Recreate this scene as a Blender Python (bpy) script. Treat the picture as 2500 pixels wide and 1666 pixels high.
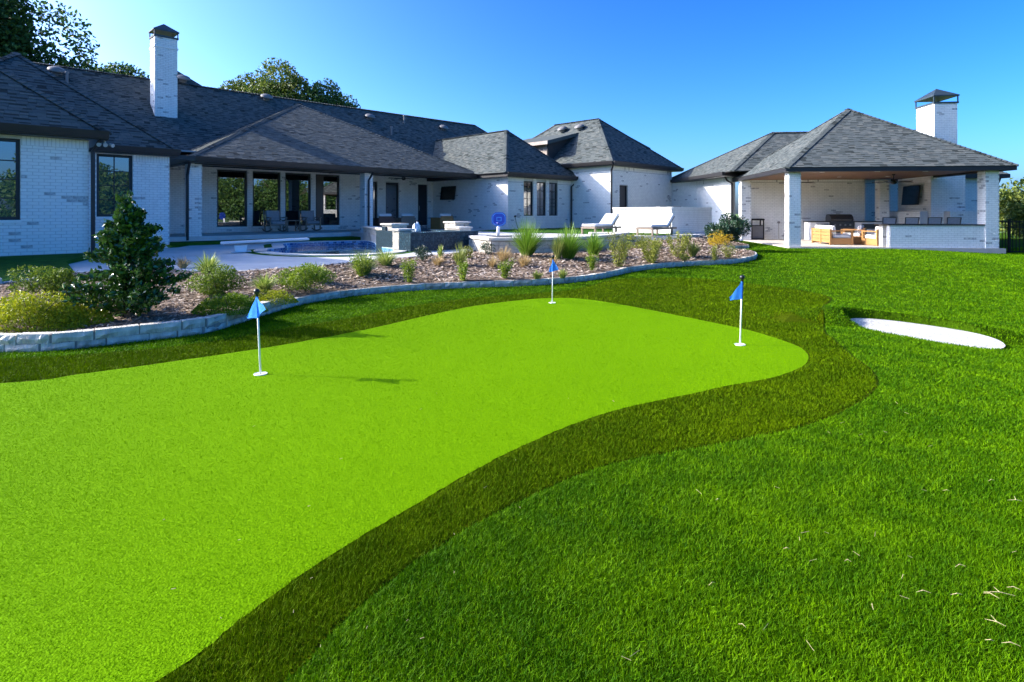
import bpy, math, random
import numpy as np
from mathutils import Vector, Matrix

# ------------------------------------------------------------------ camera, sky, sun, exposure
scene = bpy.context.scene
for o in list(bpy.data.objects):
    bpy.data.objects.remove(o)
COL = scene.collection
EYE, FOC, HOR = 1.45, 1420.0, 520.0            # eye height, focal length and horizon row (photo pixels, 2500 wide)

cam_data = bpy.data.cameras.new('camera')
cam = bpy.data.objects.new('camera', cam_data)
COL.objects.link(cam)
cam.location = (0, 0, EYE)
cam.rotation_euler = (math.radians(90), 0, 0)
cam_data.sensor_width = 36.0
cam_data.lens = 36.0 * FOC / 2500.0
cam_data.shift_y = -(833.0 - HOR) / 2500.0
cam_data.clip_start = 0.05
cam_data.clip_end = 2000
scene.camera = cam

SUN_DIR = Vector((-1.0, 0.125, 0.525)).normalized()          # towards the sun
sun_el = math.asin(SUN_DIR.z)
world = bpy.data.worlds.new('World')
scene.world = world
world.use_nodes = True
wn = world.node_tree.nodes
wl = world.node_tree.links
bg = wn['Background']
sky = wn.new('ShaderNodeTexSky')
sky.sky_type = 'NISHITA'
sky.sun_disc = False
sky.sun_elevation = sun_el
sky.sun_rotation = math.atan2(SUN_DIR.x, SUN_DIR.y)
sky.altitude = 200
sky.air_density = 0.62
sky.dust_density = 2.7
sky.ozone_density = 5.0
hsv = wn.new('ShaderNodeHueSaturation')
hsv.inputs['Saturation'].default_value = 1.12
hsv.inputs['Hue'].default_value = 0.498
gam = wn.new('ShaderNodeGamma')
gam.inputs[1].default_value = 1.42
wl.new(sky.outputs[0], gam.inputs[0])
wl.new(gam.outputs[0], hsv.inputs['Color'])
wl.new(hsv.outputs[0], bg.inputs['Color'])
bg.inputs['Strength'].default_value = 0.118

sun_data = bpy.data.lights.new('sun', 'SUN')
sun_data.energy = 4.1
sun_data.angle = math.radians(0.5)
sun_data.color = (1.0, 0.93, 0.82)
sun = bpy.data.objects.new('sun', sun_data)
COL.objects.link(sun)
sun.rotation_euler = SUN_DIR.to_track_quat('Z', 'Y').to_euler()
sun.location = (-30, 5, 25)

scene.view_settings.view_transform = 'Standard'
scene.view_settings.look = 'None'
scene.view_settings.exposure = 1.15
scene.view_settings.gamma = 1.0
scene.view_settings.use_curve_mapping = False
scene.render.engine = 'CYCLES'
scene.cycles.max_bounces = 6
scene.cycles.diffuse_bounces = 3
scene.cycles.glossy_bounces = 3
scene.cycles.transmission_bounces = 4
scene.cycles.transparent_max_bounces = 6

random.seed(7)
RNG = np.random.default_rng(11)

# ------------------------------------------------------------------ materials
def new_mat(name):
    m = bpy.data.materials.new(name)
    m.use_nodes = True
    return m, m.node_tree.nodes, m.node_tree.links, m.node_tree.nodes['Principled BSDF']

def mat(name, color, rough=0.7, var=0.15, scale=3.0, bump=0.0, bscale=40.0, spec=0.3, metal=0.0, hue=None, detail=4.0, bdist=0.01):
    m, n, l, b = new_mat(name)
    b.inputs['Roughness'].default_value = rough
    b.inputs['Specular IOR Level'].default_value = spec
    b.inputs['Metallic'].default_value = metal
    tc = n.new('ShaderNodeTexCoord')
    if var > 0:
        no = n.new('ShaderNodeTexNoise')
        no.inputs['Scale'].default_value = scale
        no.inputs['Detail'].default_value = detail
        l.new(tc.outputs['Object'], no.inputs['Vector'])
        mx = n.new('ShaderNodeMix')
        mx.data_type = 'RGBA'
        lo = tuple(max(0, c * (1 - var)) for c in color)
        hi = tuple(min(1, c * (1 + var)) for c in color)
        if hue:
            hi = tuple(min(1, h) for h in hue)
        mx.inputs[6].default_value = (*lo, 1)
        mx.inputs[7].default_value = (*hi, 1)
        mr = n.new('ShaderNodeMapRange')
        mr.inputs[1].default_value = 0.3
        mr.inputs[2].default_value = 0.7
        l.new(no.outputs['Fac'], mr.inputs[0])
        l.new(mr.outputs[0], mx.inputs[0])
        l.new(mx.outputs[2], b.inputs['Base Color'])
    else:
        b.inputs['Base Color'].default_value = (*color, 1)
    if bump > 0:
        nb = n.new('ShaderNodeTexNoise')
        nb.inputs['Scale'].default_value = bscale
        nb.inputs['Detail'].default_value = 6
        l.new(tc.outputs['Object'], nb.inputs['Vector'])
        bm = n.new('ShaderNodeBump')
        bm.inputs['Strength'].default_value = bump
        bm.inputs['Distance'].default_value = bdist
        l.new(nb.outputs['Fac'], bm.inputs['Height'])
        l.new(bm.outputs[0], b.inputs['Normal'])
    return m

def leaf_mat(name, color, tip, rough=0.5, trans=0.25, spec=0.35):
    """foliage: colour from a random per-leaf value stored on the mesh, a little light through the leaf"""
    m, n, l, b = new_mat(name)
    at = n.new('ShaderNodeAttribute')
    at.attribute_name = 'tint'
    mx = n.new('ShaderNodeMix')
    mx.data_type = 'RGBA'
    mx.inputs[6].default_value = (*color, 1)
    mx.inputs[7].default_value = (*tip, 1)
    l.new(at.outputs['Fac'], mx.inputs[0])
    l.new(mx.outputs[2], b.inputs['Base Color'])
    b.inputs['Roughness'].default_value = rough
    b.inputs['Specular IOR Level'].default_value = spec
    if trans > 0:
        tr = n.new('ShaderNodeBsdfTranslucent')
        l.new(mx.outputs[2], tr.inputs['Color'])
        ms = n.new('ShaderNodeMixShader')
        ms.inputs[0].default_value = trans
        l.new(b.outputs[0], ms.inputs[1])
        l.new(tr.outputs[0], ms.inputs[2])
        l.new(ms.outputs[0], n['Material Output'].inputs['Surface'])
    return m

def wood_mat(name, c1, c2, scale=6.0):
    m, n, l, b = new_mat(name)
    tc = n.new('ShaderNodeTexCoord')
    mp = n.new('ShaderNodeMapping')
    mp.inputs['Scale'].default_value = (1.0, 1.0, 9.0)
    l.new(tc.outputs['Object'], mp.inputs[0])
    no = n.new('ShaderNodeTexNoise')
    no.inputs['Scale'].default_value = scale
    no.inputs['Detail'].default_value = 5
    no.inputs['Distortion'].default_value = 0.6
    l.new(mp.outputs[0], no.inputs['Vector'])
    mx = n.new('ShaderNodeMix')
    mx.data_type = 'RGBA'
    mx.inputs[6].default_value = (*c1, 1)
    mx.inputs[7].default_value = (*c2, 1)
    l.new(no.outputs['Fac'], mx.inputs[0])
    l.new(mx.outputs[2], b.inputs['Base Color'])
    b.inputs['Roughness'].default_value = 0.55
    return m

M = {}
M['white'] = mat('white_painted_brick', (0.82, 0.81, 0.77), 0.75, 0.06, 5.0, 0.10, 40, 0.25, bdist=0.003)
M['worn'] = mat('worn_grey_brick', (0.40, 0.395, 0.385), 0.85, 0.35, 14.0, 0.1, 40, 0.2, hue=(0.70, 0.69, 0.67), bdist=0.003)
M['mortar'] = mat('painted_mortar', (0.58, 0.57, 0.54), 0.9, 0.08, 5.0)
M['sh0'] = mat('shingle_charcoal', (0.036, 0.043, 0.040), 0.9, 0.12, 12, spec=0.15)
M['sh1'] = mat('shingle_slate', (0.082, 0.095, 0.092), 0.9, 0.12, 12, spec=0.15)
M['sh2'] = mat('shingle_grey', (0.100, 0.112, 0.106), 0.9, 0.12, 12, spec=0.15)
M['sh3'] = mat('shingle_weathered', (0.118, 0.125, 0.114), 0.9, 0.12, 12, spec=0.15)
M['deck_roof'] = mat('roof_underlay', (0.04, 0.04, 0.042), 0.95, 0.1)
M['dark'] = mat('dark_bronze_trim', (0.022, 0.021, 0.022), 0.45, 0.1, 5, spec=0.4)
M['cap'] = mat('chimney_cap_metal', (0.030, 0.042, 0.045), 0.4, 0.15, 5, spec=0.5)
M['soffit'] = mat('dark_soffit', (0.05, 0.045, 0.042), 0.7, 0.1)
M['ceil'] = mat('porch_ceiling_paint', (0.45, 0.44, 0.42), 0.8, 0.05)
M['ceilwood'] = wood_mat('stained_ceiling_wood', (0.16, 0.075, 0.035), (0.26, 0.13, 0.06), 4)
M['concrete'] = mat('pale_concrete', (0.56, 0.55, 0.52), 0.85, 0.10, 1.6, 0.25, 70, 0.2, bdist=0.004)
M['stonecap'] = mat('limestone_cap', (0.66, 0.62, 0.54), 0.85, 0.10, 5, 0.4, 40, 0.2, bdist=0.006)
M['stone'] = mat('chopped_limestone', (0.56, 0.52, 0.43), 0.9, 0.20, 6, 0.8, 22, 0.2, hue=(0.70, 0.66, 0.57), bdist=0.02)
M['stone2'] = mat('chopped_limestone_buff', (0.40, 0.34, 0.25), 0.9, 0.25, 7, 0.8, 22, 0.2, hue=(0.60, 0.55, 0.46), bdist=0.02)
M['joint'] = mat('stone_mortar', (0.30, 0.28, 0.25), 0.95, 0.15, 12)
M['tile'] = mat('dark_glass_mosaic', (0.010, 0.030, 0.045), 0.45, 0.35, 30, spec=0.2, hue=(0.025, 0.060, 0.085))
M['tile2'] = mat('blue_waterline_tile', (0.020, 0.10, 0.28), 0.15, 0.5, 22, spec=0.6, hue=(0.12, 0.30, 0.60))
M['white_paint'] = mat('white_paint', (0.80, 0.80, 0.78), 0.45, 0.04, 4)
M['fiber'] = mat('white_fibreglass', (0.78, 0.79, 0.80), 0.35, 0.04, 4, spec=0.5)
M['cushion'] = mat('grey_cushion', (0.30, 0.31, 0.32), 0.95, 0.1, 12, 0.2, 120, 0.1, bdist=0.003)
M['whitecush'] = mat('white_cushion', (0.76, 0.75, 0.72), 0.95, 0.05, 9, 0.2, 90, 0.1, bdist=0.004)
M['teakgrey'] = wood_mat('weathered_teak', (0.16, 0.12, 0.085), (0.27, 0.21, 0.15))
M['teak'] = wood_mat('golden_teak', (0.34, 0.155, 0.045), (0.50, 0.26, 0.09), 5)
M['steel'] = mat('brushed_steel', (0.42, 0.42, 0.42), 0.3, 0.1, 20, metal=0.9)
M['darksteel'] = mat('dark_steel', (0.10, 0.10, 0.10), 0.35, 0.1, 20, metal=0.7)
M['black'] = mat('black_plastic', (0.012, 0.012, 0.013), 0.35, 0.05, 5, spec=0.5)
M['screen'] = mat('tv_screen', (0.008, 0.009, 0.011), 0.15, 0, spec=0.5)
M['iron'] = mat('black_iron', (0.012, 0.012, 0.013), 0.5, 0.1, 9)
M['granite'] = mat('dark_granite', (0.035, 0.035, 0.04), 0.25, 0.3, 50, spec=0.5)
M['blueplastic'] = mat('blue_plastic', (0.010, 0.055, 0.42), 0.4, 0.05, 5, spec=0.5)
M['lightblue'] = mat('light_blue_paint', (0.10, 0.36, 0.78), 0.45, 0.03, 5)
M['flag'] = leaf_mat('blue_flag_cloth', (0.05, 0.25, 0.78), (0.10, 0.37, 0.92), 0.8, 0.4, 0.1)
M['siding'] = mat('painted_lap_siding', (0.40, 0.34, 0.29), 0.8, 0.12, 5)
M['bark'] = mat('tree_bark', (0.10, 0.08, 0.06), 0.95, 0.3, 12, 0.7, 30, 0.1, bdist=0.02)
M['stem'] = mat('plant_stem', (0.13, 0.11, 0.07), 0.9, 0.25, 12)
M['vent'] = mat('grey_vent_metal', (0.17, 0.165, 0.16), 0.5, 0.1, 6, spec=0.4)
M['foam'] = mat('white_water_foam', (0.80, 0.86, 0.92), 0.3, 0.1, 30, 0.5, 60)
M['door'] = mat('dark_door', (0.025, 0.028, 0.036), 0.35, 0.1, 5, spec=0.5)
M['mulch'] = mat('mulch_soil', (0.16, 0.11, 0.075), 0.95, 0.5, 22, 1.0, 40, 0.1, hue=(0.33, 0.25, 0.18), bdist=0.03)
M['sand'] = mat('white_bunker_sand', (0.50, 0.48, 0.43), 0.95, 0.22, 38, 1.0, 55, 0.1, hue=(0.84, 0.82, 0.77), bdist=0.03)
M['farground'] = mat('far_grass', (0.10, 0.17, 0.03), 0.95, 0.3, 0.4)
M['turfdark'] = mat('turf_on_terrace', (0.035, 0.115, 0.012), 0.95, 0.3, 3, 0.9, 70, 0.1, bdist=0.02)
M['slabtan'] = mat('pavilion_slab', (0.52, 0.47, 0.40), 0.85, 0.1, 2)
M['chip0'] = mat('mulch_chip_dark', (0.19, 0.13, 0.09), 0.95, 0.3, 20)
M['chip1'] = mat('mulch_chip_brown', (0.37, 0.275, 0.20), 0.95, 0.3, 20)
M['chip2'] = mat('mulch_chip_pale', (0.60, 0.49, 0.385), 0.95, 0.2, 20)

# window glass: dark room behind a strongly reflecting pane
def glass_mat(name, base, ior, rough=0.01):
    m, n, l, b = new_mat(name)
    b.inputs['Base Color'].default_value = (*base, 1)
    b.inputs['Roughness'].default_value = rough
    b.inputs['IOR'].default_value = ior
    b.inputs['Specular IOR Level'].default_value = 0.5
    return m
M['glass2'] = glass_mat('teal_window_glass', (0.012, 0.060, 0.058), 2.2)
M['glass'] = glass_mat('window_glass', (0.006, 0.010, 0.012), 2.6)

# turf: base sheet + blades
def turf_base(name, c1, c2, scale, bump, bscale):
    m, n, l, b = new_mat(name)
    geo = n.new('ShaderNodeNewGeometry')
    big = n.new('ShaderNodeTexNoise')
    big.inputs['Scale'].default_value = 0.7
    big.inputs['Detail'].default_value = 3
    l.new(geo.outputs['Position'], big.inputs['Vector'])
    fine = n.new('ShaderNodeTexNoise')
    fine.inputs['Scale'].default_value = scale
    fine.inputs['Detail'].default_value = 4
    l.new(geo.outputs['Position'], fine.inputs['Vector'])
    add = n.new('ShaderNodeMath')
    add.operation = 'MULTIPLY_ADD'
    add.inputs[1].default_value = 0.35
    l.new(big.outputs['Fac'], add.inputs[0])
    l.new(fine.outputs['Fac'], add.inputs[2])
    mr = n.new('ShaderNodeMapRange')
    mr.inputs[1].default_value = 0.45
    mr.inputs[2].default_value = 0.9
    l.new(add.outputs[0], mr.inputs[0])
    mx = n.new('ShaderNodeMix')
    mx.data_type = 'RGBA'
    mx.inputs[6].default_value = (*c1, 1)
    mx.inputs[7].default_value = (*c2, 1)
    l.new(mr.outputs[0], mx.inputs[0])
    l.new(mx.outputs[2], b.inputs['Base Color'])
    b.inputs['Roughness'].default_value = 0.95
    b.inputs['Specular IOR Level'].default_value = 0.03
    nb = n.new('ShaderNodeTexNoise')
    nb.inputs['Scale'].default_value = bscale
    nb.inputs['Detail'].default_value = 5
    l.new(geo.outputs['Position'], nb.inputs['Vector'])
    bm = n.new('ShaderNodeBump')
    bm.inputs['Strength'].default_value = bump
    bm.inputs['Distance'].default_value = 0.02
    l.new(nb.outputs['Fac'], bm.inputs['Height'])
    l.new(bm.outputs[0], b.inputs['Normal'])
    return m
M['lawn'] = turf_base('lawn_thatch', (0.025, 0.06, 0.001), (0.05, 0.105, 0.002), 45, 0.8, 60)
M['fringe'] = turf_base('fringe_thatch', (0.03, 0.05, 0.0), (0.06, 0.085, 0.0), 45, 0.7, 80)
M['green'] = turf_base('putting_turf_base', (0.105, 0.235, 0.0), (0.135, 0.28, 0.0), 70, 0.5, 120)
M['blade_lawn'] = leaf_mat('lawn_blade', (0.027, 0.105, 0.0), (0.160, 0.320, 0.0), 0.6, 0.25, 0.07)
M['blade_fringe'] = leaf_mat('fringe_blade', (0.044, 0.098, 0.0), (0.130, 0.215, 0.0), 0.7, 0.2, 0.04)
M['blade_green'] = leaf_mat('putting_blade', (0.108, 0.255, 0.0), (0.205, 0.385, 0.0), 0.7, 0.2, 0.02)
M['straw'] = mat('dry_straw', (0.42, 0.34, 0.18), 0.8, 0.2, 20)

# ------------------------------------------------------------------ mesh helpers
S = math.sqrt(0.5)
def WORLD(x, y, z):
    return (x, y, z)
def H(u, w, z):                    # house frame: u along the facade, w depth behind the camera plane
    return ((u - w) * S, (u + w) * S, z)
PA = math.radians(6.0)
PC = (9.83, 20.9)
def P(f, s, z):                    # pavilion frame: f along its front, s backwards
    return (PC[0] + f * math.cos(PA) + s * math.sin(PA), PC[1] - f * math.sin(PA) + s * math.cos(PA), z)
def HX(u, w):
    return H(u, w, 0)[:2]
def PX(f, s):
    return P(f, s, 0)[:2]

class MB:
    def __init__(self, frame=WORLD):
        self.v, self.f, self.m, self.fr = [], [], [], frame
    def add(self, verts, faces, mi=0, raw=False):
        b = len(self.v)
        self.v += [tuple(p) for p in verts] if raw else [self.fr(*p) for p in verts]
        for q in faces:
            self.f.append(tuple(b + i for i in q))
            self.m.append(mi)
        return self
    def box(self, x0, x1, y0, y1, z0, z1, mi=0):
        v = [(x0, y0, z0), (x1, y0, z0), (x1, y1, z0), (x0, y1, z0), (x0, y0, z1), (x1, y0, z1), (x1, y1, z1), (x0, y1, z1)]
        return self.add(v, [(0, 3, 2, 1), (4, 5, 6, 7), (0, 1, 5, 4), (1, 2, 6, 5), (2, 3, 7, 6), (3, 0, 4, 7)], mi)
    def bevbox(self, x0, x1, y0, y1, z0, z1, r=0.03, mi=0):
        """box with chamfered edges"""
        r = min(r, (x1 - x0) / 2.2, (y1 - y0) / 2.2, (z1 - z0) / 2.2)
        pts = []
        for sx in (0, 1):
            for sy in (0, 1):
                for sz in (0, 1):
                    X, Y, Z = (x0, x1)[sx], (y0, y1)[sy], (z0, z1)[sz]
                    dx, dy, dz = (r, -r)[sx], (r, -r)[sy], (r, -r)[sz]
                    pts += [(X, Y + dy, Z + dz), (X + dx, Y, Z + dz), (X + dx, Y + dy, Z)]
        def idx(sx, sy, sz, k):
            return ((sx * 2 + sy) * 2 + sz) * 3 + k
        F = []
        for s in (0, 1):
            q = [idx(s, 0, 0, 0), idx(s, 1, 0, 0), idx(s, 1, 1, 0), idx(s, 0, 1, 0)]
            F.append(q if s else q[::-1])
            q = [idx(0, s, 0, 1), idx(1, s, 0, 1), idx(1, s, 1, 1), idx(0, s, 1, 1)]
            F.append(q[::-1] if s else q)
            q = [idx(0, 0, s, 2), idx(1, 0, s, 2), idx(1, 1, s, 2), idx(0, 1, s, 2)]
            F.append(q if s else q[::-1])
        for a in (0, 1):
            for b in (0, 1):
                F.append([idx(a, b, 0, 0), idx(a, b, 1, 0), idx(a, b, 1, 1), idx(a, b, 0, 1)])
                F.append([idx(a, 0, b, 0), idx(a, 1, b, 0), idx(a, 1, b, 2), idx(a, 0, b, 2)])
                F.append([idx(0, a, b, 1), idx(1, a, b, 1), idx(1, a, b, 2), idx(0, a, b, 2)])
        for sx in (0, 1):
            for sy in (0, 1):
                for sz in (0, 1):
                    F.append([idx(sx, sy, sz, 0), idx(sx, sy, sz, 1), idx(sx, sy, sz, 2)])
        return self.add(pts, F, mi)
    def poly_slab(self, pts, z0, z1, mi=0):
        n = len(pts)
        v = [(p[0], p[1], z0) for p in pts] + [(p[0], p[1], z1) for p in pts]
        F = [tuple(range(n))[::-1], tuple(range(n, 2 * n))] + [(i, (i + 1) % n, n + (i + 1) % n, n + i) for i in range(n)]
        return self.add(v, F, mi)
    def tube(self, path, radii, n=8, mi=0, capped=True):
        if not hasattr(radii, '__len__'):
            radii = [radii] * len(path)
        path = [Vector(p) for p in path]
        rings = []
        up = Vector((0.13, 0.31, 0.94)).normalized()
        for i, p in enumerate(path):
            d = (path[min(i + 1, len(path) - 1)] - path[max(i - 1, 0)]).normalized()
            a = d.cross(up)
            if a.length < 1e-3:
                a = d.cross(Vector((1, 0, 0)))
            a.normalize()
            b = d.cross(a)
            rings.append([p + a * radii[i] * math.cos(2 * math.pi * k / n) + b * radii[i] * math.sin(2 * math.pi * k / n) for k in range(n)])
        v = [tuple(q) for r in rings for q in r]
        F = []
        for i in range(len(path) - 1):
            for k in range(n):
                F.append((i * n + k, i * n + (k + 1) % n, (i + 1) * n + (k + 1) % n, (i + 1) * n + k))
        if capped:
            F.append(tuple(range(n))[::-1])
            F.append(tuple(range((len(path) - 1) * n, len(path) * n)))
        return self.add(v, F, mi)
    def bar(self, p0, p1, w, h, mi=0):
        """rectangular bar between two points; w horizontal thickness, h the other one"""
        p0, p1 = Vector(p0), Vector(p1)
        d = (p1 - p0).normalized()
        a = d.cross(Vector((0, 0, 1)))
        if a.length < 1e-3:
            a = Vector((1, 0, 0))
        a.normalize()
        b = a.cross(d)
        v = []
        for p in (p0, p1):
            for s, t in ((-1, -1), (1, -1), (1, 1), (-1, 1)):
                v.append(tuple(p + a * w / 2 * s + b * h / 2 * t))
        return self.add(v, [(0, 3, 2, 1), (4, 5, 6, 7), (0, 1, 5, 4), (1, 2, 6, 5), (2, 3, 7, 6), (3, 0, 4, 7)], mi)
    def lathe(self, cx, cy, prof, n=20, mi=0):
        v, F = [], []
        for r, z in prof:
            for k in range(n):
                v.append((cx + r * math.cos(2 * math.pi * k / n), cy + r * math.sin(2 * math.pi * k / n), z))
        for i in range(len(prof) - 1):
            for k in range(n):
                F.append((i * n + k, i * n + (k + 1) % n, (i + 1) * n + (k + 1) % n, (i + 1) * n + k))
        F.append(tuple(range(n))[::-1])
        F.append(tuple(range((len(prof) - 1) * n, len(prof) * n)))
        return self.add(v, F, mi)
    def build(self, name, mats, parent=None, smooth=False, label=None, cat=None, group=None, kind=None):
        return make_obj(name, self.v, self.f, mats, parent, self.m, smooth, label, cat, group, kind)

def tag(o, label=None, cat=None, group=None, kind=None):
    if label: o['label'] = label
    if cat: o['category'] = cat
    if group: o['group'] = group
    if kind: o['kind'] = kind
    return o

def matlist(mats):
    if not isinstance(mats, (list, tuple)):
        mats = [mats]
    return [M[x] if isinstance(x, str) else x for x in mats]

def make_obj(name, verts, faces, mats, parent=None, midx=None, smooth=False, label=None, cat=None, group=None, kind=None):
    V = np.asarray(verts, dtype=float)
    lo, hi = V.min(0), V.max(0)
    c = np.array([(lo[0] + hi[0]) / 2, (lo[1] + hi[1]) / 2, lo[2]])
    me = bpy.data.meshes.new(name)
    me.from_pydata((V - c).tolist(), [], faces)
    for m in matlist(mats):
        me.materials.append(m)
    if midx is not None and len(matlist(mats)) > 1:
        me.polygons.foreach_set('material_index', np.asarray(midx, dtype=np.int32))
    if smooth:
        me.polygons.foreach_set('use_smooth', np.ones(len(me.polygons), dtype=bool))
    me.update()
    o = bpy.data.objects.new(name, me)
    COL.objects.link(o)
    o.location = c
    if parent is not None:
        set_parent(o, parent)
    return tag(o, label, cat, group, kind)

WP = {}                                        # world position of every parent-able object (all unrotated)
def world_pos(o):
    p = Vector(o.location)
    q = o.parent
    while q is not None:
        p = p + Vector(q.location)
        q = q.parent
    return p
def set_parent(o, parent):
    wp = Vector(o.location)
    o.parent = parent
    o.location = wp - world_pos(parent)

def thing(name, label, cat, loc, group=None):
    o = bpy.data.objects.new(name, None)
    COL.objects.link(o)
    o.empty_display_size = 0.2
    o.location = loc
    return tag(o, label, cat, group)

def np_mesh(name, V, F, mats, parent=None, midx=None, tint=None, smooth=False, **kw):
    """fast mesh from numpy arrays, all faces with the same number of corners"""
    V = np.asarray(V, dtype=np.float32)
    F = np.asarray(F, dtype=np.int32)
    lo, hi = V.min(0), V.max(0)
    c = np.array([(lo[0] + hi[0]) / 2, (lo[1] + hi[1]) / 2, lo[2]], dtype=np.float32)
    me = bpy.data.meshes.new(name)
    k = F.shape[1]
    me.vertices.add(len(V))
    me.vertices.foreach_set('co', (V - c).ravel())
    me.loops.add(F.size)
    me.loops.foreach_set('vertex_index', F.ravel())
    me.polygons.add(len(F))
    me.polygons.foreach_set('loop_start', np.arange(0, F.size, k, dtype=np.int32))
    me.polygons.foreach_set('loop_total', np.full(len(F), k, dtype=np.int32))
    for m in matlist(mats):
        me.materials.append(m)
    if midx is not None:
        me.polygons.foreach_set('material_index', np.asarray(midx, dtype=np.int32))
    me.polygons.foreach_set('use_smooth', np.full(len(F), bool(smooth)))
    me.update(calc_edges=True)
    if tint is not None:
        a = me.attributes.new('tint', 'FLOAT', 'POINT')
        a.data.foreach_set('value', np.asarray(tint, dtype=np.float32))
    o = bpy.data.objects.new(name, me)
    COL.objects.link(o)
    o.location = [float(x) for x in c]
    if parent is not None:
        set_parent(o, parent)
    return tag(o, **kw)

def smooth01(a, b, x):
    t = np.clip((np.asarray(x, dtype=float) - a) / (b - a), 0, 1)
    return t * t * (3 - 2 * t)

def ground_pt(px, py, z):                     # photo point on the horizontal plane z (used to lay the site out in metres)
    Y = (EYE - z) * FOC / (py - HOR)
    return ((px - 1250) / FOC * Y, Y)

def in_poly(x, y, poly):
    x, y = np.asarray(x), np.asarray(y)
    inside = np.zeros(x.shape, dtype=bool)
    n = len(poly)
    j = n - 1
    for i in range(n):
        xi, yi = poly[i]
        xj, yj = poly[j]
        c = ((yi > y) != (yj > y)) & (x < (xj - xi) * (y - yi) / (yj - yi + 1e-12) + xi)
        inside ^= c
        j = i
    return inside

def catmull(pts, n=6, closed=False):
    P_ = [np.array(p, dtype=float) for p in pts]
    out = []
    N = len(P_)
    rng = range(N) if closed else range(N - 1)
    for i in rng:
        p0 = P_[i - 1] if (closed or i > 0) else P_[0]
        p1 = P_[i]
        p2 = P_[(i + 1) % N]
        p3 = P_[(i + 2) % N] if (closed or i + 2 < N) else P_[-1]
        for k in range(n):
            t = k / n
            out.append(tuple(0.5 * ((2 * p1) + (-p0 + p2) * t + (2 * p0 - 5 * p1 + 4 * p2 - p3) * t * t + (-p0 + 3 * p1 - 3 * p2 + p3) * t ** 3)))
    if not closed:
        out.append(tuple(P_[-1]))
    return out

def seg_dist(x, y, line):
    """distance from points to a polyline"""
    x, y = np.asarray(x, dtype=float), np.asarray(y, dtype=float)
    best = np.full(x.shape, 1e9)
    for (ax, ay), (bx, by) in zip(line[:-1], line[1:]):
        dx, dy = bx - ax, by - ay
        t = np.clip(((x - ax) * dx + (y - ay) * dy) / (dx * dx + dy * dy + 1e-12), 0, 1)
        best = np.minimum(best, np.hypot(x - ax - t * dx, y - ay - t * dy))
    return best
# ------------------------------------------------------------------ terrain
from mathutils.geometry import delaunay_2d_cdt

BK_C = (5.22, 7.42)
BK_A = np.array([0.864, -0.504])              # long axis of the bunker
BK_B = np.array([0.504, 0.864])
def bunker_r(x, y):
    dx, dy = np.asarray(x) - BK_C[0], np.asarray(y) - BK_C[1]
    a = dx * BK_A[0] + dy * BK_A[1]
    b = dx * BK_B[0] + dy * BK_B[1]
    return np.hypot(a / 0.78, b / (0.43 + 0.08 * a)), a, b
def base_h(x, y):
    x, y = np.asarray(x, dtype=float), np.asarray(y, dtype=float)
    h = 0.165 * smooth01(9, 19, y) * (1 - 0.9 * smooth01(12.5, 17.5, x))
    h = h - 0.19 * smooth01(3.5, 6.4, x) * (1 - smooth01(9, 17, y))
    h = h + 0.012 * np.sin(x * 0.9 + 1.0) * np.sin(y * 0.7) * smooth01(3, 6, y)
    return h
def land(x, y):
    r, a, b = bunker_r(x, y)
    h = base_h(x, y)
    h = h - 0.05 * (1 - smooth01(0.80, 1.00, r))
    side = smooth01(-0.25, 0.6, b / 0.52 - 0.55 * a / 0.76)            # back and left rim stand up, the front rim is flush
    h = h + 0.20 * side * smooth01(0.97, 1.20, r) * np.exp(-np.clip((r - 1.2) / 0.9, 0, 9) ** 2)
    return h
def land1(x, y):
    return float(land(np.array([x]), np.array([y]))[0])
def on_land(px, py, fn=land1, z=0.0):
    for _ in range(8):
        X, Y = ground_pt(px, py, z)
        z = fn(X, Y)
    return (X, Y)

def spaced(a, b, fine, f0, f1, coarse):
    out, x = [], a
    while x < b:
        out.append(x)
        x += fine if f0 <= x <= f1 else coarse
    out.append(b)
    return np.array(out)
gx = spaced(-15, 42, 0.045, 3.9, 6.4, 0.3)
gy = spaced(-4, 42, 0.045, 6.3, 8.6, 0.3)
GX, GY = np.meshgrid(gx, gy)
GZ = land(GX, GY)
nx, ny = len(gx), len(gy)
idx = np.arange(nx * ny).reshape(ny, nx)
quads = np.stack([idx[:-1, :-1], idx[:-1, 1:], idx[1:, 1:], idx[1:, :-1]], -1).reshape(-1, 4)
np_mesh('lawn', np.stack([GX, GY, GZ], -1).reshape(-1, 3), quads, 'lawn', smooth=True, kind='structure')

mb = MB()
mb.add([(-900, -900, -0.4), (900, -900, -0.4), (900, 900, -0.4), (-900, 900, -0.4)], [(0, 1, 2, 3)])
mb.build('ground', 'farground', kind='structure')

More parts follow.
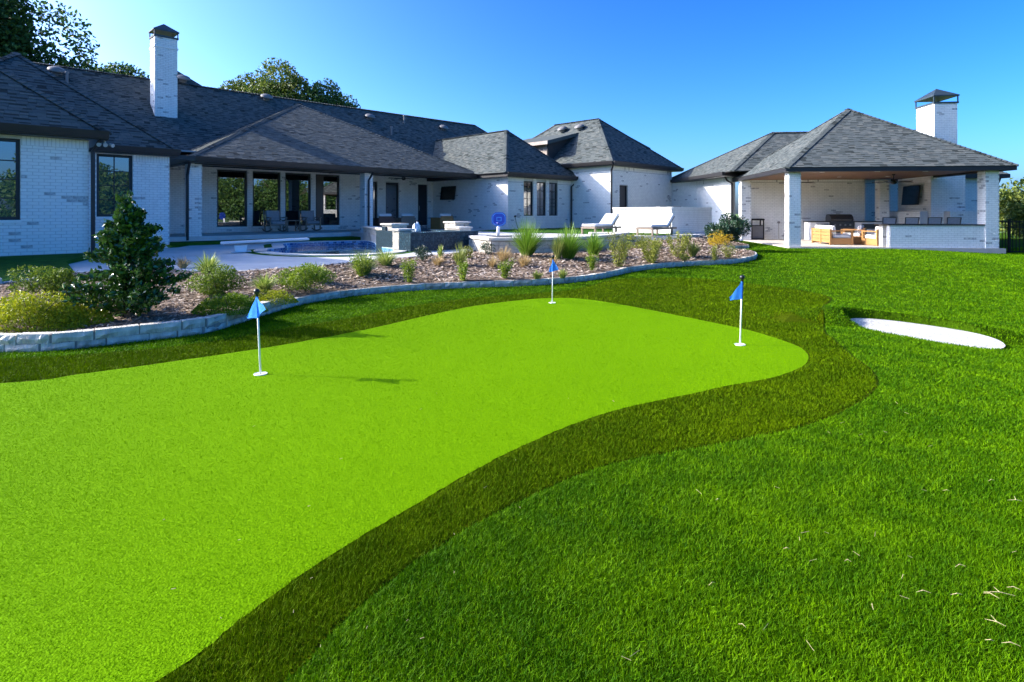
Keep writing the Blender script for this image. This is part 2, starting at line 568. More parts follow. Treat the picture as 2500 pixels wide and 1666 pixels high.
def drape(name, poly, hfun, off, step, mats, hole=None, skirt=0.0, extra=None, **kw):
    """sheet over a polygon, following a height function"""
    xs = [p[0] for p in poly]
    ys = [p[1] for p in poly]
    X, Y = np.meshgrid(np.arange(min(xs) + step / 2, max(xs), step), np.arange(min(ys) + step / 2, max(ys), step))
    X, Y = X.ravel(), Y.ravel()
    X = X + RNG.uniform(-0.2, 0.2, X.shape) * step
    Y = Y + RNG.uniform(-0.2, 0.2, Y.shape) * step
    ok = in_poly(X, Y, poly) & (seg_dist(X, Y, list(poly) + [poly[0]]) > step * 0.3)
    if hole is not None:
        ok &= ~in_poly(X, Y, hole) & (seg_dist(X, Y, list(hole) + [hole[0]]) > step * 0.3)
    pts = [Vector((p[0], p[1])) for p in poly]
    n0 = len(pts)
    edges = [(i, (i + 1) % n0) for i in range(n0)]
    if hole is not None:
        b = len(pts)
        pts += [Vector((p[0], p[1])) for p in hole]
        edges += [(b + i, b + (i + 1) % len(hole)) for i in range(len(hole))]
    pts += [Vector((float(a), float(c))) for a, c in zip(X[ok], Y[ok])]
    v, e, f, *_ = delaunay_2d_cdt(pts, edges, [], 0, 1e-5)
    V = np.array([(p.x, p.y) for p in v])
    F = np.array([t for t in f if len(t) == 3])
    cx, cy = V[F].mean(1).T
    keep = in_poly(cx, cy, poly)
    if hole is not None:
        keep &= ~in_poly(cx, cy, hole)
    F = F[keep]
    Z = hfun(V[:, 0], V[:, 1]) + off
    V3 = np.column_stack([V, Z])
    a, b_, c_ = V3[F[:, 0]], V3[F[:, 1]], V3[F[:, 2]]
    flip = np.cross(b_ - a, c_ - a)[:, 2] < 0
    F[flip] = F[flip][:, ::-1]
    V3l, Fl = V3.tolist(), F.tolist()
    if skirt > 0:
        zz = hfun(np.array(xs), np.array(ys)) + off
        b = len(V3l)
        V3l += [(x, y, z) for x, y, z in zip(xs, ys, zz)] + [(x, y, z - skirt) for x, y, z in zip(xs, ys, zz)]
        for i in range(n0):
            j = (i + 1) % n0
            Fl += [[b + i, b + n0 + i, b + n0 + j], [b + i, b + n0 + j, b + j]]
    return np_mesh(name, V3l, Fl, mats, smooth=False, **kw)

# putting green and its fringe
green_px = [(0, 938), (200, 915), (400, 888), (630, 854), (770, 830), (900, 805), (1000, 782), (1080, 764), (1169, 747), (1275, 734), (1350, 729), (1420, 731),
            (1504, 743), (1606, 762), (1734, 788), (1836, 810), (1938, 843), (1968, 862), (1974, 877), (1960, 896), (1920, 914), (1870, 928), (1768, 946), (1700, 962),
            (1590, 984), (1487, 1009), (1381, 1046), (1248, 1105), (1147, 1158), (1020, 1232), (903, 1301), (744, 1402), (584, 1519), (388, 1666)]
fringe_px = [(0, 879), (150, 872), (300, 860), (400, 851), (500, 838), (578, 826), (731, 798), (850, 779), (999, 749), (1169, 727), (1300, 718), (1389, 710), (1440, 699), (1478, 688),
             (1517, 682), (1606, 679), (1708, 681), (1810, 691), (1900, 702), (1980, 714), (2026, 727), (2022, 740), (2010, 752), (2012, 785), (2030, 825), (2074, 865), (2125, 902), (2142, 940),
             (2108, 977), (2040, 1014), (1938, 1048), (1836, 1068), (1700, 1095), (1487, 1135), (1328, 1197), (1169, 1276), (1009, 1376), (903, 1461), (786, 1567), (696, 1666)]
def wob(poly, a):
    return [(p[0] + random.uniform(-a, a), p[1] + random.uniform(-a, a)) for p in poly]
green_poly = wob(catmull([on_land(*p) for p in green_px] + [(-1.6, 1.15), (-2.8, 0.5), (-5.0, 0.2), (-8.0, 1.4), (-8.8, 3.6), (-6.6, 4.6)], 10, True), 0.004)
fringe_poly = wob(catmull([on_land(*p) for p in fringe_px] + [(-1.15, 1.1), (-2.2, 0.15), (-5.0, -0.3), (-9.0, 0.8), (-9.8, 4.6), (-7.2, 5.35)], 10, True), 0.006)
drape('turf_fringe', fringe_poly, land, 0.004, 0.35, 'fringe', kind='structure')
drape('putting_green', green_poly, land, 0.008, 0.35, 'green', kind='structure')

# bunker sand
def sand_h(x, y):
    r, a, b = bunker_r(x, y)
    return base_h(x, y) - 0.004 + 0.105 * smooth01(-0.5, 0.55, b)
tt = np.linspace(0, 2 * math.pi, 60, endpoint=False)
sand_poly = [(BK_C[0] + 1.06 * (0.78 * math.cos(t) * BK_A[0] + (0.43 + 0.062 * math.cos(t)) * math.sin(t) * BK_B[0]), BK_C[1] + 1.06 * (0.78 * math.cos(t) * BK_A[1] + (0.43 + 0.062 * math.cos(t)) * math.sin(t) * BK_B[1])) for t in tt]
drape('bunker_sand', sand_poly, sand_h, 0.0, 0.04, 'sand', kind='structure')

# ------------------------------------------------------------------ planting bed outline
wall_px = [(-420, 842), (-200, 853), (0, 858), (127, 856), (255, 843), (370, 829), (497, 814), (570, 792), (640, 770), (731, 744), (850, 724), (1000, 710), (1137, 703),
           (1300, 697), (1400, 689), (1466, 680), (1555, 661), (1682, 649), (1780, 644), (1826, 637), (1843, 630), (1834, 622)]
wall_line = catmull([on_land(*p) for p in wall_px] + [(7.15, 18.6), (7.3, 20.0), (8.2, 20.6), (8.6, 21.3), (8.35, 22.3), (8.6, 23.6)], 8)
deck_edge = catmull([(-12.5, 8.0), (-9.5, 8.2), (-7.9, 9.0), (-7.8, 10.4), (-6.9, 11.2), (-5.8, 10.7), (-5.06, 10.7), (-4.3, 11.4), (-3.6, 12.3), (-3.2, 13.2), (-2.4, 14.3), (-1.15, 16.2)], 6)
terrace_front = [(-1.13, 17.3), (-0.49, 15.75), (0.5, 15.75), (1.36, 16.1), (2.1, 16.8), (2.9, 17.9), (3.5, 19.2), (3.9, 20.2)]
bed_back = deck_edge + [(-0.5, 15.6), (0.5, 15.6), (1.45, 16.0), (2.2, 16.7), (3.0, 17.8), (3.6, 19.1), (4.0, 20.0), (5.7, 19.8), (7.2, 21.8), (8.5, 24.2)]
bed_poly = wall_line + bed_back[::-1]
def bed_h(x, y):
    x, y = np.asarray(x, dtype=float), np.asarray(y, dtype=float)
    d1 = seg_dist(x, y, wall_line)
    d2 = seg_dist(x, y, bed_back)
    t = d1 / (d1 + d2 + 1e-6)
    h1 = base_h(x, y) + 0.125
    h2 = 0.36 + 0.2 * smooth01(3, 6, x)
    return h1 + (h2 - h1) * smooth01(0, 1, t) + 0.10 * t * (1 - t) + 0.015 * np.sin(x * 3.1) * np.sin(y * 2.7)
def bed1(x, y):
    return float(bed_h(np.array([x]), np.array([y]))[0])
drape('mulch_bed', bed_poly, bed_h, 0.0, 0.3, 'mulch', kind='structure')

# loose chips over the mulch
N = 42000
bx = RNG.uniform(-9, 9, N * 4)
by = RNG.uniform(4.5, 23, N * 4)
wgt = RNG.uniform(0, 1, N * 4) < np.clip((8.0 / by) ** 1.3, 0.12, 1)
ok = in_poly(bx, by, bed_poly) & wgt & (seg_dist(bx, by, wall_line) > 0.10)
bx, by = bx[ok][:N], by[ok][:N]
n = len(bx)
L = RNG.uniform(0.013, 0.042, n) * np.clip(by / 8, 0.9, 1.8)
W = RNG.uniform(0.005, 0.012, n) * np.clip(by / 8, 0.9, 1.8)
an = RNG.uniform(0, math.pi * 2, n)
ti = RNG.uniform(-0.6, 0.6, n)
bz = bed_h(bx, by) + RNG.uniform(0.004, 0.025, n)
ca, sa = np.cos(an), np.sin(an)
V = np.zeros((n, 4, 3))
for k, (s, t) in enumerate(((-1, -1), (1, -1), (1, 1), (-1, 1))):
    V[:, k, 0] = bx + ca * L * s - sa * W * t
    V[:, k, 1] = by + sa * L * s + ca * W * t
    V[:, k, 2] = bz + ti * L * s * 0.6 + RNG.uniform(-0.5, 0.5, n) * W * t
np_mesh('mulch_chips', V.reshape(-1, 3), np.arange(n * 4).reshape(-1, 4), ['chip0', 'chip1', 'chip2'], midx=RNG.choice(3, n, p=[0.3, 0.42, 0.28]),
        kind='stuff', label='brown wood mulch chips covering the planting bed', cat='mulch')

# ------------------------------------------------------------------ stone edging of the bed, stone by stone
edging = thing('stone_edging_wall', 'low curved edging wall of chopped limestone blocks around the mulch bed', 'edging', (0, 8.0, 0))
def stone_mesh(name, L, Hh, D, rough, mname, seed):
    r = random.Random(seed)
    nx_, nz_ = 5, 2
    vs, fs = [], []
    rows = []
    for zi in range(nz_ + 1):
        row = []
        for xi in range(nx_ + 1):
            edge = xi in (0, nx_) or zi in (0, nz_)
            row.append(len(vs))
            vs.append((L * (xi / nx_ - 0.5) + (0 if xi in (0, nx_) else r.uniform(-.1, .1) * L / nx_), -D / 2 + (0.010 if edge else 0) - (0 if edge else r.uniform(0, rough)) + r.uniform(0, .006), Hh * zi / nz_ + (r.uniform(-.2, .2) * Hh / nz_ if 0 < zi < nz_ else 0)))
        rows.append(row)
    for zi in range(nz_):
        for xi in range(nx_):
            fs.append((rows[zi][xi], rows[zi][xi + 1], rows[zi + 1][xi + 1], rows[zi + 1][xi]))
    back = len(vs)
    for zi in (0, nz_):
        for xi in range(nx_ + 1):
            vs.append((L * (xi / nx_ - 0.5), D / 2 + r.uniform(-.008, .008), Hh * zi / nz_ + (r.uniform(-.004, .004) if zi else 0)))
    bt, tp = back, back + nx_ + 1
    for xi in range(nx_):
        fs.append((rows[nz_][xi], rows[nz_][xi + 1], tp + xi + 1, tp + xi))
        fs.append((bt + xi, bt + xi + 1, tp + xi + 1, tp + xi)[::-1])
    fs.append((rows[0][0], rows[1][0], rows[2][0], tp, bt))
    fs.append((rows[0][nx_], bt + nx_, tp + nx_, rows[2][nx_], rows[1][nx_]))
    me = bpy.data.meshes.new(name)
    me.from_pydata(vs, [], fs)
    me.materials.append(M[mname])
    me.update()
    return me
variants = {}
for h_, key in ((0.100, 'top'), (0.085, 'low')):
    variants[key] = [stone_mesh('stone', 1.0, h_, 0.12, 0.022, 'stone2' if (k % 5 == 4 or (key == 'low' and k % 3 == 1)) else 'stone', 100 + k) for k in range(9)]
wl_ = np.array(wall_line)
seg = np.hypot(*np.diff(wl_, axis=0).T)
arc = np.concatenate([[0], np.cumsum(seg)])
def wall_at(s):
    return np.array([np.interp(s, arc, wl_[:, 0]), np.interp(s, arc, wl_[:, 1])])
def wall_top(s):
    p = wall_at(s)
    return float(base_h(p[0], p[1])) + 0.118 + 0.065 * float(1 - smooth01(-3.8, -2.4, p[0])) * (1 if p[1] < 9 else 0)
jm_v, jm_f = [], []
for row, (key, off) in enumerate((('top', 0.0), ('low', -0.105))):
    s = 0.2 + row * 0.17
    while s < arc[-1] - 0.3:
        L_ = random.uniform(0.24, 0.42)
        if s + L_ > arc[-1]:
            break
        a, b = wall_at(s), wall_at(s + L_)
        d = b - a
        o = bpy.data.objects.new('stone', random.choice(variants[key]))
        COL.objects.link(o)
        mid = (a + b) / 2
        zt = wall_top(s + L_ / 2)
        o.location = (mid[0], mid[1], zt - (0.100 if row == 0 else 0.190) + random.uniform(-0.003, 0.003))
        o.rotation_euler = (random.uniform(-.02, .02), random.uniform(-.012, .012), math.atan2(d[1], d[0]))
        o.scale = (np.hypot(*d) - 0.012, 1.0, 1.0)
        set_parent(o, edging)
        s += L_
    # wall_line runs left to right, so the front of every stone faces the turf
mb = MB()
ss = np.arange(0.1, arc[-1] - 0.1, 0.15)
for a_, b_ in zip(ss[:-1], ss[1:]):
    pa, pb = wall_at(a_), wall_at(b_)
    za, zb = wall_top(a_), wall_top(b_)
    d = (pb - pa) / (np.hypot(*(pb - pa)) + 1e-9)
    nrm = np.array([d[1], -d[0]])
    q = [(*(pa + nrm * 0.035), za - 0.26), (*(pb + nrm * 0.035), zb - 0.26), (*(pb + nrm * 0.035), zb - 0.014), (*(pa + nrm * 0.035), za - 0.014)]
    k = [(*(pa - nrm * 0.05), za - 0.26), (*(pb - nrm * 0.05), zb - 0.26), (*(pb - nrm * 0.05), zb - 0.014), (*(pa - nrm * 0.05), za - 0.014)]
    mb.add(q + k, [(0, 1, 2, 3), (3, 2, 6, 7), (5, 4, 7, 6)])
mb.build('mortar_core', 'joint', edging)
mb = MB()
# little drain hole pipe through the lower course
dp = on_land(181, 850)
mb.tube([(dp[0], dp[1] - 0.075, 0.075), (dp[0], dp[1] + 0.02, 0.075)], 0.012, 10)
mb.build('drain_pipe', 'black', edging)

# ------------------------------------------------------------------ pool deck, pool, terraces
def flat(z):
    return lambda x, y: np.full(np.shape(x), z, dtype=float)
pool_line = catmull([(-7.75, 20.0), (-6.7, 21.1), (-5.6, 21.8), (-4.9, 20.6), (-4.4, 18.9), (-3.9, 17.6), (-3.25, 16.5), (-3.4, 15.3), (-4.2, 14.7), (-5.4, 14.8), (-6.5, 15.7), (-7.0, 16.7), (-6.9, 17.6), (-7.3, 18.6)], 6, True)
def offset(poly, d):
    n = len(poly)
    A = sum(poly[i][0] * poly[(i + 1) % n][1] - poly[(i + 1) % n][0] * poly[i][1] for i in range(n))
    sgn = 1 if A > 0 else -1
    out = []
    for i in range(n):
        p0, p1 = np.array(poly[i - 1]), np.array(poly[(i + 1) % n])
        t = (p1 - p0) / (np.linalg.norm(p1 - p0) + 1e-9)
        out.append((poly[i][0] + sgn * t[1] * d, poly[i][1] - sgn * t[0] * d))
    return out
pool_in = pool_line
cop_out = offset(pool_line, 0.34)
ring_out = offset(pool_line, 0.58)
deck_poly = deck_edge[8:] + [(-1.05, 17.2), (-4.0, 18.7), (-5.7, 23.0), (-6.8, 22.4)] + [HX(10.5, 21.2), HX(6.0, 20.9), HX(5.4, 20.0), HX(3.2, 19.2), HX(2.9, 17.0), (-9.2, 12.0)]
drape('pool_deck', deck_poly, flat(0.38), 0, 0.8, 'concrete', hole=offset(pool_line, 0.20), skirt=0.4, kind='structure')
drape('turf_ring', ring_out, flat(0.38), 0.005, 0.5, 'turfdark', hole=offset(pool_line, 0.25), kind='structure')
drape('pool_coping', cop_out, flat(0.38), 0.03, 0.5, 'concrete', hole=pool_in, skirt=0.03, kind='structure')
# basin wall with waterline tile pieces
mb = MB()
n = len(pool_in)
for i in range(n):
    a, b = pool_in[i], pool_in[(i + 1) % n]
    mb.add([(a[0], a[1], -1.0), (b[0], b[1], -1.0), (b[0], b[1], 0.408), (a[0], a[1], 0.408)], [(0, 1, 2, 3)])
mb.add([(p[0], p[1], -0.95) for p in pool_in], [tuple(range(n))])
basin = mb.build('pool_basin', mat('pool_plaster', (0.50, 0.74, 0.82), 0.8, 0.10, 4), kind='structure')
mb = MB()
pl = np.array(pool_in + [pool_in[0]])
parc = np.concatenate([[0], np.cumsum(np.hypot(*np.diff(pl, axis=0).T))])
s = 0
rr = random.Random(5)
while s < parc[-1] - 0.15:
    for row in range(3):
        a = (np.interp(s + row * .07, parc, pl[:, 0]), np.interp(s + row * .07, parc, pl[:, 1]))
        b = (np.interp(s + row * .07 + 0.14, parc, pl[:, 0]), np.interp(s + row * .07 + 0.14, parc, pl[:, 1]))
        d = np.array(b) - np.array(a)
        nn = np.array([d[1], -d[0]]) / (np.linalg.norm(d) + 1e-9)
        cen = np.array([-5.4, 18.0]) - np.array(a)
        if nn.dot(cen) < 0:
            nn = -nn
        z0 = 0.325 - row * 0.075
        q = 0.006
        mb.add([(a[0] + nn[0] * q, a[1] + nn[1] * q, z0), (b[0] + nn[0] * q, b[1] + nn[1] * q, z0), (b[0] + nn[0] * q, b[1] + nn[1] * q, z0 + 0.07), (a[0] + nn[0] * q, a[1] + nn[1] * q, z0 + 0.07)], [(0, 1, 2, 3)], rr.choice([0, 0, 1, 2]))
    s += 0.147
M['t2b'] = mat('pale_waterline_tile', (0.16, 0.38, 0.68), 0.15, 0.2, 9, spec=0.6)
M['t2c'] = mat('navy_waterline_tile', (0.02, 0.10, 0.30), 0.15, 0.2, 9, spec=0.6)
mb.build('waterline_tile', ['tile2', 't2b', 't2c'], basin, kind='stuff')
wm, wn_, wl2, wb = new_mat('pool_water')
wb.inputs['Base Color'].default_value = (0.62, 0.90, 0.97, 1)
wb.inputs['Roughness'].default_value = 0.03
wb.inputs['IOR'].default_value = 1.33
wb.inputs['Transmission Weight'].default_value = 0.85
nz = wn_.new('ShaderNodeTexNoise')
nz.inputs['Scale'].default_value = 3.5
bmp = wn_.new('ShaderNodeBump')
bmp.inputs['Strength'].default_value = 0.25
bmp.inputs['Distance'].default_value = 0.05
wl2.new(nz.outputs['Fac'], bmp.inputs['Height'])
wl2.new(bmp.outputs[0], wb.inputs['Normal'])
drape('water', pool_in, flat(0.24), 0, 0.5, wm, kind='structure')

# turf between deck and house on the left, in the shade of the wing
left_turf = [(-16, 6.6), (-12.5, 8.02), (-9.5, 8.22), (-7.92, 9.0), (-7.82, 10.4), (-9.2, 12.0), HX(2.9, 17.0), HX(2.6, 17.2), HX(-8, 17.2)]
def lt_h(x, y):
    w = (np.asarray(y) - np.asarray(x)) * S
    return 0.385 + 0.11 * smooth01(12.3, 16.8, w)
drape('turf_terrace', left_turf, lt_h, 0.0, 0.5, 'turfdark', skirt=0.3, kind='structure')
# pale kerb along the back of the bed on the left
mb = MB()
kp = deck_edge[:13]
for a, b in zip(kp[:-1], kp[1:]):
    d = np.array(b) - np.array(a)
    nn = np.array([d[1], -d[0]]) / np.linalg.norm(d) * 0.06
    mb.add([(a[0] + nn[0], a[1] + nn[1], 0.1), (b[0] + nn[0], b[1] + nn[1], 0.1), (b[0] + nn[0], b[1] + nn[1], 0.44), (a[0] + nn[0], a[1] + nn[1], 0.44),
            (a[0] - nn[0], a[1] - nn[1], 0.1), (b[0] - nn[0], b[1] - nn[1], 0.1), (b[0] - nn[0], b[1] - nn[1], 0.44), (a[0] - nn[0], a[1] - nn[1], 0.44)],
           [(0, 1, 2, 3), (3, 2, 6, 7), (5, 4, 7, 6), (0, 3, 7, 4), (1, 5, 6, 2)])
mb.build('bed_kerb', 'stonecap', label='pale stone kerb behind the bushes at the left end of the bed', cat='kerb')

# dark turf strip in front of the porch
porch_turf = [HX(2.6, 19.9), HX(5.5, 20.85), HX(12.4, 21.0), HX(12.6, 22.3), HX(5.0, 22.3), HX(2.6, 21.0)]
drape('porch_turf', porch_turf, flat(0.47), 0.0, 0.6, 'turfdark', skirt=0.2, kind='structure')
mb = MB(H)
mb.box(4.8, 19.7, 22.05, 26.2, 0.1, 0.63)
mb.build('porch_floor', 'concrete', kind='structure')
# upper terrace
terr = terrace_front + [(5.7, 19.85), (7.3, 21.9), (8.6, 24.3), (9.6, 26.6), (10.4, 28.0), (10.6, 33.0), (9.0, 36.0)] + [HX(24, 22), HX(19.6, 24), HX(19.7, 22.04), HX(12.5, 22.04), (-5.8, 23.1), (-4.2, 18.7)]
drape('upper_terrace', terr, flat(0.65), 0, 1.0, 'concrete', skirt=0.6, kind='structure')
tt1 = [HX(19.0, 19.95), HX(24.45, 19.95), HX(24.45, 17.35), HX(31, 17.3), (9.95, 30), (8.4, 25.4), (6.6, 22.6), (5.4, 20.6), (4.6, 20.7), (2.6, 21.9), (-0.6, 24.2), (-2.0, 25.3)]
drape('terrace_turf', tt1, flat(0.65), 0.006, 0.8, 'turfdark', kind='structure')
# ------------------------------------------------------------------ brick walls and shingled roofs
BL, BH, BJ = 0.194, 0.064, 0.011               # brick length, height, joint
def piece_mesh(boxes, o3, d3, n3, proud):
    """boxes: list (t0,t1,z0,z1) on a vertical plane -> vertices and quads of 5-sided boxes standing proud of it"""
    B = np.asarray(boxes, dtype=float)
    k = len(B)
    V = np.zeros((k, 8, 3))
    pr = proud * RNG.uniform(0.75, 1.25, k)
    for j, (ti, zi, fr) in enumerate(((0, 2, 0), (1, 2, 0), (1, 3, 0), (0, 3, 0), (0, 2, 1), (1, 2, 1), (1, 3, 1), (0, 3, 1))):
        sh = 0.0022 * fr
        t = B[:, ti] + (sh if ti == 0 else -sh)
        z = B[:, zi] + (sh if zi == 2 else -sh)
        V[:, j, 0] = o3[0] + d3[0] * t + n3[0] * pr * fr
        V[:, j, 1] = o3[1] + d3[1] * t + n3[1] * pr * fr
        V[:, j, 2] = z
    base = (np.arange(k) * 8)[:, None]
    fac = np.array([[4, 5, 6, 7], [0, 1, 5, 4], [1, 2, 6, 5], [2, 3, 7, 6], [3, 0, 4, 7]])
    F = (base[:, :, None] + fac[None]).reshape(-1, 4)
    return V.reshape(-1, 3), F

def wall(parent, name, p0, p1, z0, z1, openings=(), th=0.24, worn=0.05, singles=0, soldier=True, mats=('white', 'worn', 'mortar'), size=None, label=None, both=False):
    """wall from p0 to p1 (left to right seen from outside) with real openings and brick courses proud of the joints"""
    bl, bh, bj = size or (BL, BH, BJ)
    p0, p1 = np.array(p0, dtype=float), np.array(p1, dtype=float)
    Lw = np.linalg.norm(p1 - p0)
    d = (p1 - p0) / Lw
    nrm = np.array([d[1], -d[0]])
    fr = lambda t, q, z: (p0[0] + d[0] * t - nrm[0] * q, p0[1] + d[1] * t - nrm[1] * q, z)     # q: depth into the wall
    mb = MB(fr)
    ops = sorted(openings)
    t = 0.0
    for (a, b, za, zb) in ops:
        if a > t + 1e-4:
            mb.box(t, a, 0, th, z0, z1)
        if za > z0 + 1e-4:
            mb.box(a, b, 0, th, z0, za)
        if zb < z1 - 1e-4:
            mb.box(a, b, 0, th, zb, z1)
        t = b
    if t < Lw - 1e-4:
        mb.box(t, Lw, 0, th, z0, z1)
    w = mb.build(name, mats[2], parent, label=label)
    # brick layout
    bricks = []
    def clip(ta, tb, za, zb):
        segs = [(ta, tb)]
        for (a, b, oa, ob) in ops:
            if zb <= oa + 0.004 or za >= ob - 0.004:
                continue
            ns = []
            for (x, y) in segs:
                if y <= a or x >= b:
                    ns.append((x, y))
                else:
                    if x < a - 0.03: ns.append((x, a - 0.004))
                    if y > b + 0.03: ns.append((b + 0.004, y))
            segs = ns
        return [(x, y, za, zb) for x, y in segs if y - x > 0.03]
    top = z1 - 0.004
    if soldier:
        x = 0.003
        while x < Lw - 0.02:
            bricks += clip(x, min(x + bh, Lw - 0.003), top - bl, top)
            x += bh + bj
        top -= bl + bj
    z = z0 + 0.004
    r = 0
    while z + bh * 0.5 < top:
        x = -bl * (0.5 if r % 2 else 0.0) + 0.003
        zt = min(z + bh, top)
        while x < Lw - 0.02:
            ln = bl if size is None else bl * random.uniform(0.55, 1.5)
            bricks += clip(max(x, 0.003), min(x + ln, Lw - 0.003), z, zt)
            x += ln + bj
        z += bh + bj
        r += 1
    B = np.array(bricks)
    # worn patches come in loose horizontal groups
    wm_ = RNG.uniform(0, 1, len(B)) < worn * 0.25
    ncl = max(1, int(Lw * (z1 - z0) * worn * 18))
    for _ in range(ncl):
        ct, cz = RNG.uniform(0, Lw), RNG.uniform(z0, z1)
        near = (np.abs((B[:, 0] + B[:, 1]) / 2 - ct) < RNG.uniform(0.1, 0.3)) & (np.abs((B[:, 2] + B[:, 3]) / 2 - cz) < RNG.uniform(0.03, 0.1))
        wm_ |= near & (RNG.uniform(0, 1, len(B)) < 0.5)
    one = np.zeros(len(B), dtype=bool)
    if singles:
        full = np.abs((B[:, 1] - B[:, 0]) - bl) < 1e-6
        cx = p0[0] + d[0] * (B[:, 0] + B[:, 1]) / 2
        cy = p0[1] + d[1] * (B[:, 0] + B[:, 1]) / 2
        vis = np.abs(cx) < 0.885 * cy
        dist = np.hypot(cx, cy) + np.abs((B[:, 2] + B[:, 3]) / 2 - 1.45) * 0.3
        order = np.argsort(np.where(full & vis, dist, 1e6))
        one[order[:singles]] = True
        one &= full & vis
        me_ = {}
        for q, mname in enumerate(mats[:2]):
            v_, f_ = piece_mesh([(-bl / 2, bl / 2, 0, bh)], (0, 0, 0), (1, 0, 0), (0, -1, 0), 0.006)
            me = bpy.data.meshes.new('brick')
            me.from_pydata(v_.tolist(), [], f_.tolist())
            me.materials.append(M[mname])
            me.update()
            me_[q] = me
        rz = math.atan2(d[1], d[0])
        wpos = world_pos(w)
        for i in np.nonzero(one)[0]:
            o = bpy.data.objects.new('brick', me_[int(wm_[i])])
            COL.objects.link(o)
            o.rotation_euler = (0, 0, rz)
            o.parent = w
            o.location = Vector((float(cx[i]), float(cy[i]), float(B[i, 2]))) - wpos
    rest = ~one
    if rest.any():
        V, F = piece_mesh(B[rest], (p0[0], p0[1], 0), d, nrm, 0.006 if size is None else 0.009)
        np_mesh('brickwork' if size is None else 'stonework', V, F, [mats[0], mats[1]], w, midx=np.repeat(wm_[rest].astype(int), 5), kind='stuff')
    return w

